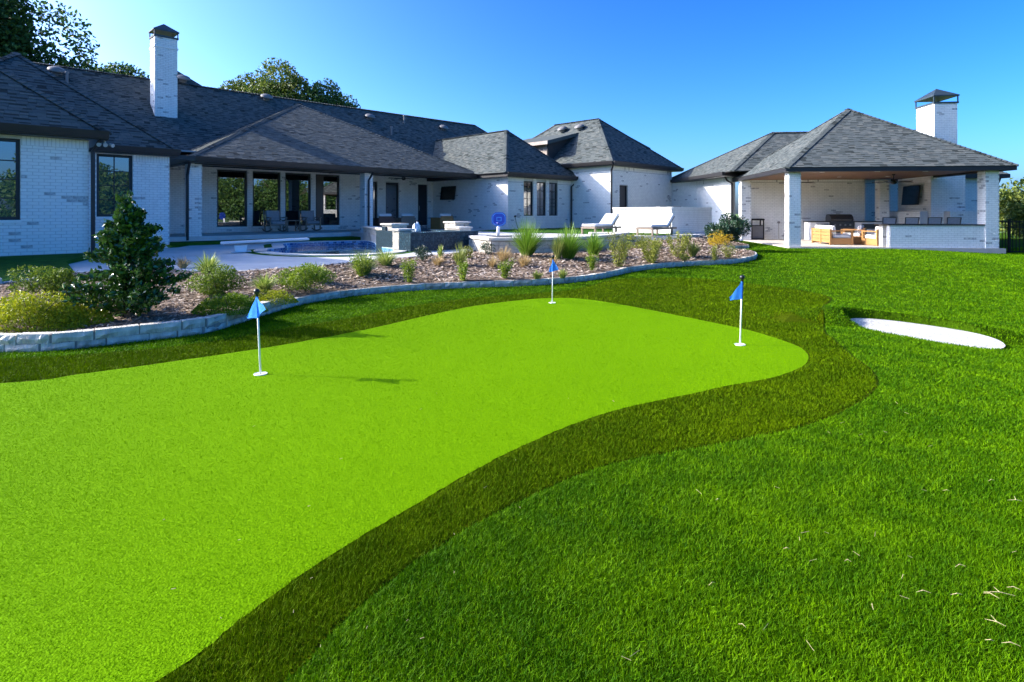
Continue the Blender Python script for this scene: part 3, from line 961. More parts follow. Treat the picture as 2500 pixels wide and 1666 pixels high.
SH_E, SH_T = 0.145, 0.006
def shingles(parent, name, pts, singles=0, seed=0):
    """a planar roof face: deck polygon plus shingle tabs laid in courses. pts in world coords, pts[0]-pts[1] on the eave"""
    rng = np.random.default_rng(seed + 50)
    A = [np.array(p, dtype=float) for p in pts]
    nrm = np.cross(A[1] - A[0], A[2] - A[0])
    nrm /= np.linalg.norm(nrm)
    if nrm[2] < 0:
        nrm = -nrm
    e = np.array([-nrm[1], nrm[0], 0.0])
    e /= np.linalg.norm(e)
    up = np.cross(nrm, e)
    if up[2] < 0:
        up = -up
        e = -e
    o = A[0]
    Q = np.array([((p - o) @ e, (p - o) @ up) for p in A])
    mb = MB()
    k = len(A)
    th = nrm * 0.05
    mb.add([p for p in A] + [p - th for p in A], [tuple(range(k)), tuple(range(2 * k - 1, k - 1, -1))] + [(i, k + i, k + (i + 1) % k, (i + 1) % k) for i in range(k)])
    face = mb.build(name, 'deck_roof', parent)
    tabs = []
    y = Q[:, 1].min()
    ymax = Q[:, 1].max()
    def span(yy):
        xs = []
        for i in range(k):
            (x0, y0), (x1, y1) = Q[i], Q[(i + 1) % k]
            if (y0 - yy) * (y1 - yy) <= 0 and abs(y1 - y0) > 1e-9:
                xs.append(x0 + (yy - y0) / (y1 - y0) * (x1 - x0))
        return (min(xs), max(xs)) if len(xs) >= 2 else None
    row = 0
    while y < ymax - 0.03:
        s0, s1 = span(y + 0.01), span(min(y + SH_E, ymax - 0.002))
        if s0 and s1:
            a, b = max(min(s0[0], s1[0]), min(s0[0], s0[0] + 9)), s0[1]
            a, b = (s0[0] + s1[0]) / 2, (s0[1] + s1[1]) / 2
            x = a - rng.uniform(0, 0.2)
            while x < b:
                wd = rng.choice([0.16, 0.21, 0.26, 0.31])
                xa, xb = max(x, a), min(x + wd, b)
                if xb - xa > 0.02:
                    tabs.append((xa, xb, y, min(y + SH_E + 0.012, ymax)))
                x += wd
        y += SH_E
        row += 1
    T = np.array(tabs)
    n = len(T)
    lift = SH_T * rng.choice([0.45, 1.0, 1.5], n)
    V = np.zeros((n, 8, 3))
    cor = ((0, 2, 0, 1), (1, 2, 0, 1), (1, 3, 0, .25), (0, 3, 0, .25), (0, 2, 1, 0), (1, 2, 1, 0), (1, 3, 1, 0), (0, 3, 1, 0))
    for j, (xi, yi, low, lf) in enumerate(cor):
        hgt = (lift * lf) if not low else np.full(n, -0.002)
        V[:, j] = o + np.outer(T[:, xi] + (0.002 if xi == 0 else -0.002), e) + np.outer(T[:, yi], up) + np.outer(hgt, nrm)
    fac = np.array([[0, 1, 2, 3], [4, 5, 1, 0], [5, 6, 2, 1], [7, 4, 0, 3]])
    F = ((np.arange(n) * 8)[:, None, None] + fac[None]).reshape(-1, 4)
    mi = rng.choice(4, n, p=[0.04, 0.40, 0.36, 0.20])
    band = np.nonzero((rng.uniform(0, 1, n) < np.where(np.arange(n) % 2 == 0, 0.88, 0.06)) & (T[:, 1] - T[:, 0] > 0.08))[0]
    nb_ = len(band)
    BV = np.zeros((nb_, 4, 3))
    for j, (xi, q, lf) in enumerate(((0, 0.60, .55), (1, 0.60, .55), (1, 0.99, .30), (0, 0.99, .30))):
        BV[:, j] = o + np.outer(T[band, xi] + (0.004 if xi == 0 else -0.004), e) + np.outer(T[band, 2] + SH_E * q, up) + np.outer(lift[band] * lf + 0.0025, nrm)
    one = np.zeros(n, dtype=bool)
    if singles:
        cen = V.mean(1)
        vis = (np.abs(cen[:, 0]) < 0.885 * cen[:, 1]) & (T[:, 1] - T[:, 0] > 0.09)
        order = np.argsort(np.where(vis, np.linalg.norm(cen, axis=1), 1e6))
        one[order[:singles]] = True
        one &= vis
        cache = {}
        wpos = world_pos(face)
        R = Matrix((e, up, nrm)).transposed().to_euler()
        for i in np.nonzero(one)[0]:
            wd = round(float(T[i, 1] - T[i, 0]), 2)
            key = (wd, int(mi[i]), round(float(lift[i]), 4))
            if key not in cache:
                lf = float(lift[i])
                hw, y1 = wd / 2 - 0.002, SH_E + 0.012
                me = bpy.data.meshes.new('shingle')
                me.from_pydata([(-hw, 0, lf), (hw, 0, lf), (hw, y1, lf * .25), (-hw, y1, lf * .25), (-hw, 0, -.002), (hw, 0, -.002), (hw, y1, -.002), (-hw, y1, -.002)], [], fac.tolist())
                me.materials.append(M['sh%d' % mi[i]])
                me.update()
                cache[key] = me
            ob = bpy.data.objects.new('shingle', cache[key])
            COL.objects.link(ob)
            ob.rotation_euler = R
            ob.parent = face
            c = o + e * (T[i, 0] + T[i, 1]) / 2 + up * T[i, 2]
            ob.location = Vector(c.tolist()) - wpos
    rest = ~one
    V2 = V[rest].reshape(-1, 3)
    F2 = ((np.arange(rest.sum()) * 8)[:, None, None] + fac[None]).reshape(-1, 4)
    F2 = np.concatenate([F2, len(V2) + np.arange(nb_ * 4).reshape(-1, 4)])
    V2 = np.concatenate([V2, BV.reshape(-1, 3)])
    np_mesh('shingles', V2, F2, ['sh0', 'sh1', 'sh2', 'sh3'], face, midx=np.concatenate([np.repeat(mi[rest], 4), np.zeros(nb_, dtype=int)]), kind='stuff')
    return face

def ridge_caps(parent, lines):
    """overlapping cap shingles along hips and ridges"""
    mb = MB()
    r = random.Random(3)
    for a, b in lines:
        a, b = Vector(a), Vector(b)
        d = b - a
        n = max(1, int(d.length / 0.16))
        dn = d.normalized()
        side = dn.cross(Vector((0, 0, 1))).normalized()
        up = side.cross(dn)
        for i in range(n):
            p = a + d * (i / n)
            q = a + d * ((i + 1.25) / n)
            l0, l1 = 0.040, 0.022
            wv, dz = 0.13, 0.055
            v = [p + side * wv - up * (dz - l0), p + up * l0, p - side * wv - up * (dz - l0), q + side * wv - up * (dz - l1), q + up * l1, q - side * wv - up * (dz - l1),
                 p + side * wv - up * (dz + .01), p - up * .01, p - side * wv - up * (dz + .01)]
            mb.add([tuple(x) for x in v], [(0, 3, 4, 1), (1, 4, 5, 2), (0, 1, 7, 6), (1, 2, 8, 7)], r.choice([0, 1, 1, 1, 2]))
    return mb.build('ridge_caps', ['sh0', 'sh1', 'sh2'], parent, kind='stuff')

def window(parent, p0, p1, t0, t1, z0, z1, cols=1, rows=1, fw=0.07, inset=0.07, name='window', sill=True, glass='glass', label=None):
    """window set back in an opening: dark frame > pane, muntin; pale sill"""
    p0, p1 = np.array(p0, dtype=float), np.array(p1, dtype=float)
    d = (p1 - p0) / np.linalg.norm(p1 - p0)
    nrm = np.array([d[1], -d[0]])
    fr = lambda t, q, z: (p0[0] + d[0] * t - nrm[0] * q, p0[1] + d[1] * t - nrm[1] * q, z)
    mb = MB(fr)
    q0, q1 = inset, inset + 0.08
    mb.box(t0, t0 + fw, q0, q1, z0, z1)
    mb.box(t1 - fw, t1, q0, q1, z0, z1)
    mb.box(t0 + fw, t1 - fw, q0, q1, z0, z0 + fw)
    mb.box(t0 + fw, t1 - fw, q0, q1, z1 - fw, z1)
    f = mb.build(name, 'dark', parent, label=label)
    ga, gb, ha, hb = t0 + fw, t1 - fw, z0 + fw, z1 - fw
    for i in range(cols):
        for j in range(rows):
            a, b = ga + (gb - ga) * i / cols, ga + (gb - ga) * (i + 1) / cols
            c, e = ha + (hb - ha) * j / rows, ha + (hb - ha) * (j + 1) / rows
            m2 = MB(fr)
            m2.box(a, b, q0 + 0.035, q0 + 0.045, c, e)
            m2.build('pane', glass, f)
    for i in range(1, cols):
        x = ga + (gb - ga) * i / cols
        m2 = MB(fr)
        m2.box(x - 0.012, x + 0.012, q0 + 0.012, q0 + 0.033, ha, hb)
        m2.build('muntin', 'dark', f)
    for j in range(1, rows):
        z = ha + (hb - ha) * j / rows
        m2 = MB(fr)
        m2.box(ga, gb, q0 + 0.014, q0 + 0.031, z - 0.012, z + 0.012)
        m2.build('muntin', 'dark', f)
    if sill:
        m2 = MB(fr)
        m2.box(t0 - 0.02, t1 + 0.02, -0.03, inset + 0.005, z0 - 0.065, z0 - 0.003)
        m2.build('sill', 'white', f)
    return f

def pipe(parent, path, r=0.04, frame=WORLD, name='downspout', m='dark'):
    mb = MB(frame)
    mb.tube(path, r, 8)
    return mb.build(name, m, parent)

def gutter(parent, frame, a, b, z0, z1, out):
    """box gutter along an eave; out = outward unit vector in frame coords"""
    mb = MB(frame)
    (x0, y0), (x1, y1) = a, b
    ox, oy = out
    prof = [(0.0, z0), (0.07, z0), (0.10, z0 + (z1 - z0) * .55), (0.12, z1), (0.10, z1), (0.0, z1 - .03)]
    v = []
    for (x, y) in (a, b):
        for (q, z) in prof:
            v.append((x + ox * q, y + oy * q, z))
    k = len(prof)
    mb.add(v, [(i, (i + 1) % k, k + (i + 1) % k, k + i) for i in range(k)] + [tuple(range(k))[::-1], tuple(range(k, 2 * k))])
    return mb.build('gutter', 'dark', parent)

# ------------------------------------------------------------------ the house
house = thing('house', 'long single-storey white painted brick house with dark shingled hip roofs', 'house', H(12, 26, 0.5))
ZS, ZE = 3.17, 3.36                            # soffit and roof edge
# --- left wing, near section with two windows
a, b = HX(-8.0, 16.95), HX(2.67, 16.95)
wn1 = (7.9, 9.42, 1.29, 3.10)
wall(house, 'wall', a, b, 0.35, ZS, [wn1], worn=0.05, singles=190, label='near brick wall of the left wing')
window(house, a, b, *wn1, cols=2, rows=4, glass='glass2')
a, b = HX(2.30, 20.1), HX(5.2, 20.1)
wn2 = (1.05, 1.93, 1.34, 3.14)
wall(house, 'wall', a, b, 0.35, ZS, [wn2], worn=0.06, singles=110)
window(house, a, b, *wn2, cols=2, rows=4, glass='glass2')
mb = MB(H)
mb.box(2.40, 2.66, 17.2, 20.1, 0.3, ZS)
mb.box(4.95, 5.19, 20.35, 25.6, 0.3, ZS)
mb.build('wall', 'white', house)
mb = MB(H)
mb.box(-5.5, 3.0, 16.6, 24, ZS, ZE - 0.02)
mb.build('soffit', 'dark', house)
mb = MB(H)
mb.box(-1.7, 5.4, 19.8, 26, ZS - 0.004, ZE - 0.024)
mb.build('soffit', 'dark', house)
gutter(house, H, (-5.5, 16.6), (3.0, 16.6), ZS + .03, ZE + .02, (0, -1))
gutter(house, H, (3.12, 19.8), (5.4, 19.8), ZS + .03, ZE + .02, (0, -1))
def wing_roof(u0, u1, w0, w1, ze, pitch, singles=0, seed=0, name='roof'):
    """hip-ended wing with its ridge running back from the camera"""
    hw = (u1 - u0) / 2
    zr = ze + pitch * hw
    A, B = H(u0, w0, ze), H(u1, w0, ze)
    T, R = H(u0 + hw, w0 + hw, zr), H(u0 + hw, w1, zr)
    f = shingles(house, name, [A, B, T], singles, seed)
    shingles(house, name, [H(u0, w1, ze), A, T, R], 0, seed + 1)
    shingles(house, name, [B, H(u1, w1, ze), R, T], 0, seed + 2)
    ridge_caps(f, [(A, T), (B, T), (T, R)])
    return f
wing_roof(-5.5, 3.0, 16.6, 30.0, ZE, 0.84, 170, 1)
wing_roof(-1.7, 5.4, 19.8, 29.5, ZE, 0.84, 130, 5)
# --- main roof behind
A, B = H(-6, 25.5, 3.36), H(31.6, 25.5, 3.36)
T0, T1 = H(-6, 30.5, 7.56), H(26.8, 30.5, 7.56)
mr = shingles(house, 'roof', [A, B, T1, T0], 0, 11)
shingles(house, 'roof', [B, H(31.6, 35.5, 3.36), T1], 0, 12)
shingles(house, 'roof', [H(31.6, 35.5, 3.36), H(-6, 35.5, 3.36), T0, T1], 0, 13)
ridge_caps(mr, [(T0, T1), (B, T1)])
# small cross gable peak behind the main ridge, beside the chimney
pk = [H(8.3, 31.2, 8.35), H(7.0, 30.5, 7.4), H(9.7, 30.5, 7.4), H(8.3, 34, 8.35)]
mb = MB()
mb.add(pk, [(0, 1, 2), (0, 2, 3), (1, 0, 3)])
mb.build('roof_peak', 'sh1', house)
# --- porch roof
A, B, T, TR = H(6.2, 21.7, ZE), H(19.5, 21.7, ZE), H(13.6, 29.4, 7.12), H(13.6, 30.3, 7.12)
pr = shingles(house, 'roof', [A, B, T], 0, 21)
shingles(house, 'roof', [H(6.2, 30.3, ZE), A, T, TR], 0, 22)
shingles(house, 'roof', [B, H(19.5, 30.3, ZE), TR, T], 0, 23)
ridge_caps(pr, [(A, T), (B, T)])
mb = MB(H)
mb.box(6.2, 19.5, 21.7, 21.95, ZS, ZE - 0.01)
mb.box(6.2, 6.45, 21.952, 25.8, ZS, ZE - 0.012)
mb.box(6.3, 19.6, 22.15, 22.6, ZS - 0.02, ZE + 0.1)
mb.box(4.2, 6.2, 21.0, 25.8, ZS + 0.02, ZE - 0.03)
mb.build('fascia', 'dark', house)
mb = MB(H)
mb.box(5.0, 19.6, 22.6, 26.1, 3.60, 3.65)
mb.build('porch_ceiling', 'ceil', house)
gutter(house, H, (6.2, 21.7), (19.4, 21.7), ZS + .03, ZE + .02, (0, -1))
# porch back wall with windows and doors
a, b = HX(4.0, 25.8), HX(19.62, 25.8)
ops = []
for (u0, u1) in ((8.44, 9.66), (9.89, 11.11), (11.33, 12.54), (12.78, 14.0)):
    ops.append((u0 - 4, u1 - 4, 0.86, 3.26))
ops += [(15.72 - 4, 16.1 - 4, 1.0, 3.02), (16.6 - 4, 17.4 - 4, 1.1, 3.02), (18.62 - 4, 19.25 - 4, 0.66, 2.98)]
wall(house, 'wall', a, b, 0.3, 3.62, ops, worn=0.045)
for o_ in ops[:4]:
    window(house, a, b, *o_)
window(house, a, b, *ops[4], sill=False)
window(house, a, b, *ops[5], sill=False)
mb = MB(H)
mb.box(18.62, 19.25, 25.86, 25.92, 0.66, 2.98)
dr = mb.build('door', 'door', house)
mb = MB(H)
mb.tube([(18.70, 25.83, 1.55), (18.70, 25.79, 1.6), (18.70, 25.79, 1.8), (18.70, 25.83, 1.85)], 0.012, 6)
mb.build('handle', 'steel', dr)
mb = MB(H)
mb.box(18.4, 19.5, 25.2, 25.79, 0.632, 0.78)
mb.build('door_step', 'concrete', house)
# sliding panel half hidden in the fourth window
mb = MB(H)
mb.box(12.86, 13.22, 25.885, 25.90, 0.93, 3.19)
mb.build('window_shade', 'black', house)
# porch columns
def column(parent, frame, x0, x1, y0, y1, z0, z1, singles=0, worn=0.07, name='column'):
    c = [frame(x0, y0, 0)[:2], frame(x1, y0, 0)[:2], frame(x1, y1, 0)[:2], frame(x0, y1, 0)[:2]]
    mb = MB(frame)
    e = 0.007
    mb.box(x0 + e, x1 - e, y0 + e, y1 - e, z0, z1)
    col = mb.build(name, 'mortar', parent)
    allb, wm_ = [], []
    for i in range(4):
        p0, p1 = np.array(c[i]), np.array(c[(i + 1) % 4])
        Lw = np.linalg.norm(p1 - p0)
        d = (p1 - p0) / Lw
        nrm = np.array([d[1], -d[0]])
        bricks = []
        z, r = z0 + 0.004, i % 2
        while z < z1 - 0.03:
            x = -BL * 0.5 * (r % 2)
            while x < Lw - 0.02:
                xa, xb = max(x, 0.002), min(x + BL, Lw - 0.002)
                if xb - xa > 0.03:
                    bricks.append((xa, xb, z, min(z + BH, z1)))
                x += BL + BJ
            z += BH + BJ
            r += 1
        o3 = (p0[0] - nrm[0] * e, p0[1] - nrm[1] * e, 0)
        V, F = piece_mesh(bricks, o3, d, nrm, e)
        wflag = RNG.uniform(0, 1, len(bricks)) < worn
        if singles and i in (0, 3):
            me_ = []
            for mname in ('white', 'worn'):
                row = []
                for ln in (BL, None):
                    row.append(None)
                me_.append(row)
            cache = {}
            wpos = world_pos(col)
            for (xa, xb, za, zb), wf in zip(bricks, wflag):
                key = (round(xb - xa, 3), round(zb - za, 3), bool(wf))
                if key not in cache:
                    v_, f_ = piece_mesh([(-(xb - xa) / 2, (xb - xa) / 2, 0, zb - za)], (0, e, 0), (1, 0, 0), (0, -1, 0), e)
                    me = bpy.data.meshes.new('brick')
                    me.from_pydata(v_.tolist(), [], f_.tolist())
                    me.materials.append(M['worn' if wf else 'white'])
                    me.update()
                    cache[key] = me
                ob = bpy.data.objects.new('brick', cache[key])
                COL.objects.link(ob)
                ob.rotation_euler = (0, 0, math.atan2(d[1], d[0]))
                ob.parent = col
                m_ = p0 + d * (xa + xb) / 2
                ob.location = Vector((m_[0], m_[1], za)) - wpos
        else:
            allb.append((V, F, wflag))
    if allb:
        off, Vs, Fs, ms = 0, [], [], []
        for V, F, wf in allb:
            Vs.append(V)
            Fs.append(F + off)
            ms.append(np.repeat(wf.astype(int), 5))
            off += len(V)
        np_mesh('brickwork', np.concatenate(Vs), np.concatenate(Fs), ['white', 'worn'], col, midx=np.concatenate(ms), kind='stuff')
    return col
column(house, H, 6.32, 6.75, 22.15, 22.58, 0.4, ZS)
column(house, H, 13.2, 13.6, 22.15, 22.55, 0.4, ZS)
# --- window wing beside the porch
a, b = HX(19.62, 25.8), HX(19.62, 19.9)
wall(house, 'wall', a, b, 0.3, ZS + 0.4, [], worn=0.05)
a, b = HX(19.62, 19.9), HX(24.4, 19.9)
ops = [(20.72 - 19.62, 21.42 - 19.62, 1.30, 3.02), (21.68 - 19.62, 22.38 - 19.62, 1.30, 3.02), (22.62 - 19.62, 23.3 - 19.62, 1.30, 3.02)]
wall(house, 'wall', a, b, 0.3, ZS, ops, worn=0.05)
for o_ in ops:
    window(house, a, b, *o_, cols=2, rows=4, fw=0.055)
mb = MB(H)
mb.box(19.2, 24.7, 19.5, 26, ZS, ZE - 0.02)
mb.build('soffit', 'dark', house)
gutter(house, H, (19.15, 19.5), (24.7, 19.5), ZS + .03, ZE + .02, (0, -1))
wing_roof(19.1, 24.7, 19.5, 28.5, ZE, 0.90, 0, 31)
# --- tall wing
ZS2, ZE2 = 3.84, 4.02
a, b = HX(24.4, 24.0), HX(24.4, 17.3)
wall(house, 'wall', a, b, 0.3, ZS2, [], worn=0.05)
a, b = HX(24.4, 17.3), HX(30.4, 17.3)
wall(house, 'wall', a, b, 0.3, ZS2, [(0.75, 1.5, 0.7, 2.88)], worn=0.05)
window(house, a, b, 0.75, 1.5, 0.7, 2.88, sill=False, name='side_door', glass='door')
mb = MB(H)
mb.box(24.0, 30.9, 16.9, 27, ZS2, ZE2 - 0.02)
mb.build('soffit', 'dark', house)
gutter(house, H, (24.0, 16.9), (30.9, 16.9), ZS2 + .03, ZE2 + .02, (0, -1))
gutter(house, H, (24.0, 20.5), (24.0, 16.9), ZS2 + .03, ZE2 + .02, (-1, 0))
u0, u1, w0, w1, hw = 24.0, 30.9, 16.9, 27.05, 3.45
zr = ZE2 + 0.84 * hw
A, B, C_, D_ = H(u0, w0, ZE2), H(u1, w0, ZE2), H(u1, w1, ZE2), H(u0, w1, ZE2)
T, R = H(27.45, w0 + hw, zr), H(27.45, w1 - hw, zr)
f = shingles(house, 'roof', [A, B, T], 0, 41)
shingles(house, 'roof', [D_, A, T, R], 0, 42)
shingles(house, 'roof', [B, C_, R, T], 0, 43)
shingles(house, 'roof', [C_, D_, R], 0, 44)
ridge_caps(f, [(A, T), (B, T), (T, R), (D_, R), (C_, R)])
# dormers on both slopes of the tall roof
def dormer(ua, ub, wa, wb, zf, zb):
    """ua = front face (towards the eave), ub = where its shed roof meets the slope"""
    mb = MB(H)
    sg = 1 if ub > ua else -1
    mb.add([(ua, wa, 3.9), (ua, wb, 3.9), (ua, wb, zf), (ua, wa, zf), (ub, wa, 3.9), (ub, wb, 3.9), (ub, wb, zb), (ub, wa, zb)],
           [(0, 1, 2, 3), (4, 7, 6, 5), (0, 3, 7, 4), (1, 5, 6, 2), (3, 2, 6, 7)])
    body = mb.build('dormer', 'soffit', house)
    z = 4.05
    while z < zf - 0.1:
        m2 = MB(H)
        m2.add([(ua - sg * .03, wa + .06, z), (ua - sg * .03, wb, z), (ua - sg * .012, wb, z + .15), (ua - sg * .012, wa + .06, z + .15), (ua, wa + .06, z), (ua, wb, z), (ua, wb, z + .15), (ua, wa + .06, z + .15)],
               [(0, 1, 2, 3), (0, 4, 5, 1), (0, 3, 7, 4)])
        m2.build('siding_board', 'siding', body)
        z += 0.155
    m2 = MB(H)
    o = 0.35
    sl = (zb - zf) / (ub - ua)
    za = zf - sl * sg * o + 0.1
    m2.add([(ua - sg * o, wa - .3, za), (ua - sg * o, wb, za), (ub + sg * .1, wb, zb + .12), (ub + sg * .1, wa - .3, zb + .12), (ua - sg * o, wa - .3, za - .2), (ua - sg * o, wb, za - .2), (ub + sg * .1, wb, zb - .08), (ub + sg * .1, wa - .3, zb - .08)],
           [(0, 1, 2, 3), (0, 3, 7, 4), (0, 4, 5, 1), (1, 5, 6, 2), (4, 7, 6, 5)])
    m2.build('dormer_roof', 'sh1', body)
    m2 = MB(H)
    m2.box(min(ua - sg * o, ua - sg * (o + .03)), max(ua - sg * o, ua - sg * (o + .03)), wa - .3, wb, za - .2, za - .01)
    m2.build('fascia', 'siding', body)
dormer(24.1, 26.4, 21.3, 25.0, 5.38, 5.98)
dormer(31.0, 28.4, 19.6, 22.5, 5.42, 5.98)
# --- connecting wing and rear block beside the pavilion
K0, K1, K2 = HX(30.4, 17.3), (10.05, 31.6), (10.5, 27.95)
wall(house, 'wall', K0, K1, 0.2, ZS, [], worn=0.05)
wall(house, 'wall', K1, K2, 0.2, ZS, [], worn=0.05)
def lift(p, z):
    return (p[0], p[1], z)
half, pit = 2.75, 0.76
F0 = np.array([9.95, 26.4])
fd, sd = np.array([math.cos(PA), -math.sin(PA)]), np.array([math.sin(PA), math.cos(PA)])
def Q(f_, s_, z_):
    q = F0 + fd * f_ + sd * s_
    return (q[0], q[1], z_)
A, D_ = Q(0, 0, ZE), (9.15, 34.7, ZE)
T, R = Q(half, 2.9, ZE + pit * half), Q(9.5, 2.9, ZE + pit * half)
f = shingles(house, 'roof', [D_, A, T], 0, 61)
shingles(house, 'roof', [A, Q(9.5, 0, ZE), R, T], 0, 62)
shingles(house, 'roof', [Q(9.5, 8.4, ZE), D_, T, R], 0, 63)
ridge_caps(f, [(A, T), (D_, T), (T, R)])
a0 = np.array(A[:2]) + (np.array(D_[:2]) - np.array(A[:2])) * 0.08
mb = MB()
mb.poly_slab([tuple(a0), (K2[0] + .2, K2[1] - .6), (K2[0] + .1, K2[1]), (K1[0] + .1, K1[1]), (K0[0] + .1, K0[1] + .3), (D_[0], D_[1])], ZS, ZE - .02)
mb.build('soffit', 'dark', house)
mb = MB()
mb.bar((a0[0] - .05, a0[1], ZS + .11), (D_[0] - .05, D_[1], ZS + .11), 0.12, 0.16)
mb.build('gutter', 'dark', house)
# back wall of the pavilion belongs to the rear block; further block to the right
wall(house, 'wall', PX(0.5, 7.0), PX(6.0, 7.0), 0.1, 3.12, [], worn=0.05)
wall(house, 'wall', PX(6.0, 7.0), PX(6.0, 9.6), 0.1, 3.12, [], worn=0.05)
wall(house, 'wall', PX(6.0, 9.6), PX(13.3, 9.6), 0.0, ZS, [], worn=0.04)
A, B = P(5.6, 9.2, ZE), P(13.8, 9.2, ZE)
f = shingles(house, 'roof', [A, B, P(11.0, 12, ZE + 1.7), P(5.6, 12, ZE + 1.7)], 0, 71)
shingles(house, 'roof', [B, P(13.8, 14, ZE), P(11, 12, ZE + 1.7)], 0, 72)
mb = MB(P)
mb.box(5.6, 13.8, 9.2, 13.5, ZS, ZE - .02)
mb.build('soffit', 'dark', house)
pipe(house, [(13.45, 9.35, 3.2), (13.45, 9.45, 3.0), (13.40, 9.53, 2.85), (13.40, 9.53, 0.1)], 0.045, P)
# --- downspouts
pipe(house, [(2.86, 16.62, 3.2), (2.80, 16.78, 3.05), (2.74, 16.86, 2.9), (2.74, 16.86, 0.5)], 0.045, H)
pipe(house, [(6.24, 21.72, 3.2), (6.24, 21.90, 2.95), (6.26, 22.06, 2.75), (6.26, 22.06, 0.5)], 0.045, H)
pipe(house, [(13.35, 21.72, 3.2), (13.35, 21.90, 3.0), (13.34, 22.06, 2.85), (13.34, 22.06, 0.65)], 0.045, H)
pipe(house, [(24.55, 19.5, 3.2), (24.45, 19.7, 3.0), (24.30, 19.80, 2.85), (24.30, 19.80, 0.7)], 0.045, H)
pipe(house, [(24.1, 16.95, 3.9), (24.25, 17.1, 3.75), (24.33, 17.22, 3.6), (24.33, 17.22, 0.7)], 0.045, H)
dq = Q(0.05, 1.35, 0)
pipe(house, [(dq[0], dq[1], 3.2), (dq[0] + .15, dq[1] + .1, 3.0), (dq[0] + .42, dq[1] + .15, 2.85), (dq[0] + .42, dq[1] + .15, 0.4)], 0.045)
# --- left chimney
mb = MB(H)
ch = [HX(6.72, 28.1), HX(7.58, 28.1), HX(7.58, 28.85), HX(6.72, 28.85)]
col = column(house, H, 6.72, 7.58, 28.1, 28.85, 4.6, 8.95, name='chimney', worn=0.08)
mb = MB(H)
mb.box(6.69, 7.61, 28.07, 28.88, 8.50, 8.57)
mb.build('corbel_band', 'white', col)
def chimney_cap(parent, frame, x0, x1, y0, y1, z, hh, peak):
    mb = MB(frame)
    mb.box(x0 - .04, x1 + .04, y0 - .04, y1 + .04, z, z + 0.07)
    for x in (x0 - .03, x1 - .01):
        for y in (y0 - .03, y1 - .01):
            mb.box(x, x + .04, y, y + .04, z + .07, z + hh)
    o = 0.06
    xm, ym = (x0 + x1) / 2, (y0 + y1) / 2
    mb.add([(x0 - o, y0 - o, z + hh), (x1 + o, y0 - o, z + hh), (x1 + o, y1 + o, z + hh), (x0 - o, y1 + o, z + hh), (xm, ym, z + hh + peak),
            (x0 - o, y0 - o, z + hh - .05), (x1 + o, y0 - o, z + hh - .05), (x1 + o, y1 + o, z + hh - .05), (x0 - o, y1 + o, z + hh - .05)],
           [(0, 1, 4), (1, 2, 4), (2, 3, 4), (3, 0, 4), (5, 6, 1, 0), (6, 7, 2, 1), (7, 8, 3, 2), (8, 5, 0, 3), (8, 7, 6, 5)])
    return mb.build('chimney_cap', 'cap', parent)
chimney_cap(col, H, 6.72, 7.58, 28.1, 28.85, 8.95, 0.32, 0.36)
# --- roof vents and pipes on the main slope
def slope_z(w):
    return 3.36 + 0.84 * (w - 25.5)
def dome_vent(u, w, zf=None, nrm=(0, -0.643, 0.766)):
    z = slope_z(w) if zf is None else zf
    c = Vector(H(u, w, z))
    n = (Vector(H(*nrm)) - Vector(H(0, 0, 0))).normalized()
    nup = (n * 0.55 + Vector((0, 0, 1)) * 0.45).normalized()
    a = nup.cross(Vector((1, 0, 0))).normalized()
    b = nup.cross(a)
    mb = MB()
    prof = [(0.16, 0.0), (0.16, 0.13), (0.30, 0.14), (0.30, 0.19), (0.26, 0.25), (0.15, 0.30), (0.02, 0.32)]
    v, F, k = [], [], 18
    for r_, h_ in prof:
        for i in range(k):
            t = 2 * math.pi * i / k
            v.append(tuple(c + a * r_ * math.cos(t) + b * r_ * math.sin(t) + nup * h_))
    for i in range(len(prof) - 1):
        for j in range(k):
            F.append((i * k + j, i * k + (j + 1) % k, (i + 1) * k + (j + 1) % k, (i + 1) * k + j))
    F.append(tuple(range((len(prof) - 1) * k, len(prof) * k)))
    mb.add(v, F)
    mb.build('roof_vent', 'vent', house, smooth=True)
def slope_hit(px, py):
    """where the sight line of a photo point meets the main roof slope"""
    k = (1250 - px) / FOC
    for i in range(4000):
        Y = 18 + i * 0.006
        X = -k * Y
        z = EYE - (py - HOR) / FOC * Y
        u, w = (X + Y) * S, (Y - X) * S
        if z <= slope_z(w):
            return u, w
    return 8, 28
for q in ((137, 182), (447, 200), (650, 245), (902, 292), (1082, 318)):
    dome_vent(*slope_hit(*q))
for (px_, py_) in ((164, 205), (987, 302), (956, 330)):
    u_, w_ = slope_hit(px_, py_)
    mb = MB(H)
    z_ = slope_z(w_)
    mb.tube([(u_, w_, z_ - .1), (u_, w_, z_ + .42)], 0.05, 10)
    mb.tube([(u_, w_, z_ + .42), (u_, w_, z_ + .50)], 0.075, 10)
    mb.build('vent_pipe', 'vent', house)
for w_ in (19.9 + 1.2, 19.9 + 2.5):
    uu = 26.7
    dome_vent(uu, w_, 4.02 + 0.84 * (uu - 24.0), (-0.643, 0, 0.766))
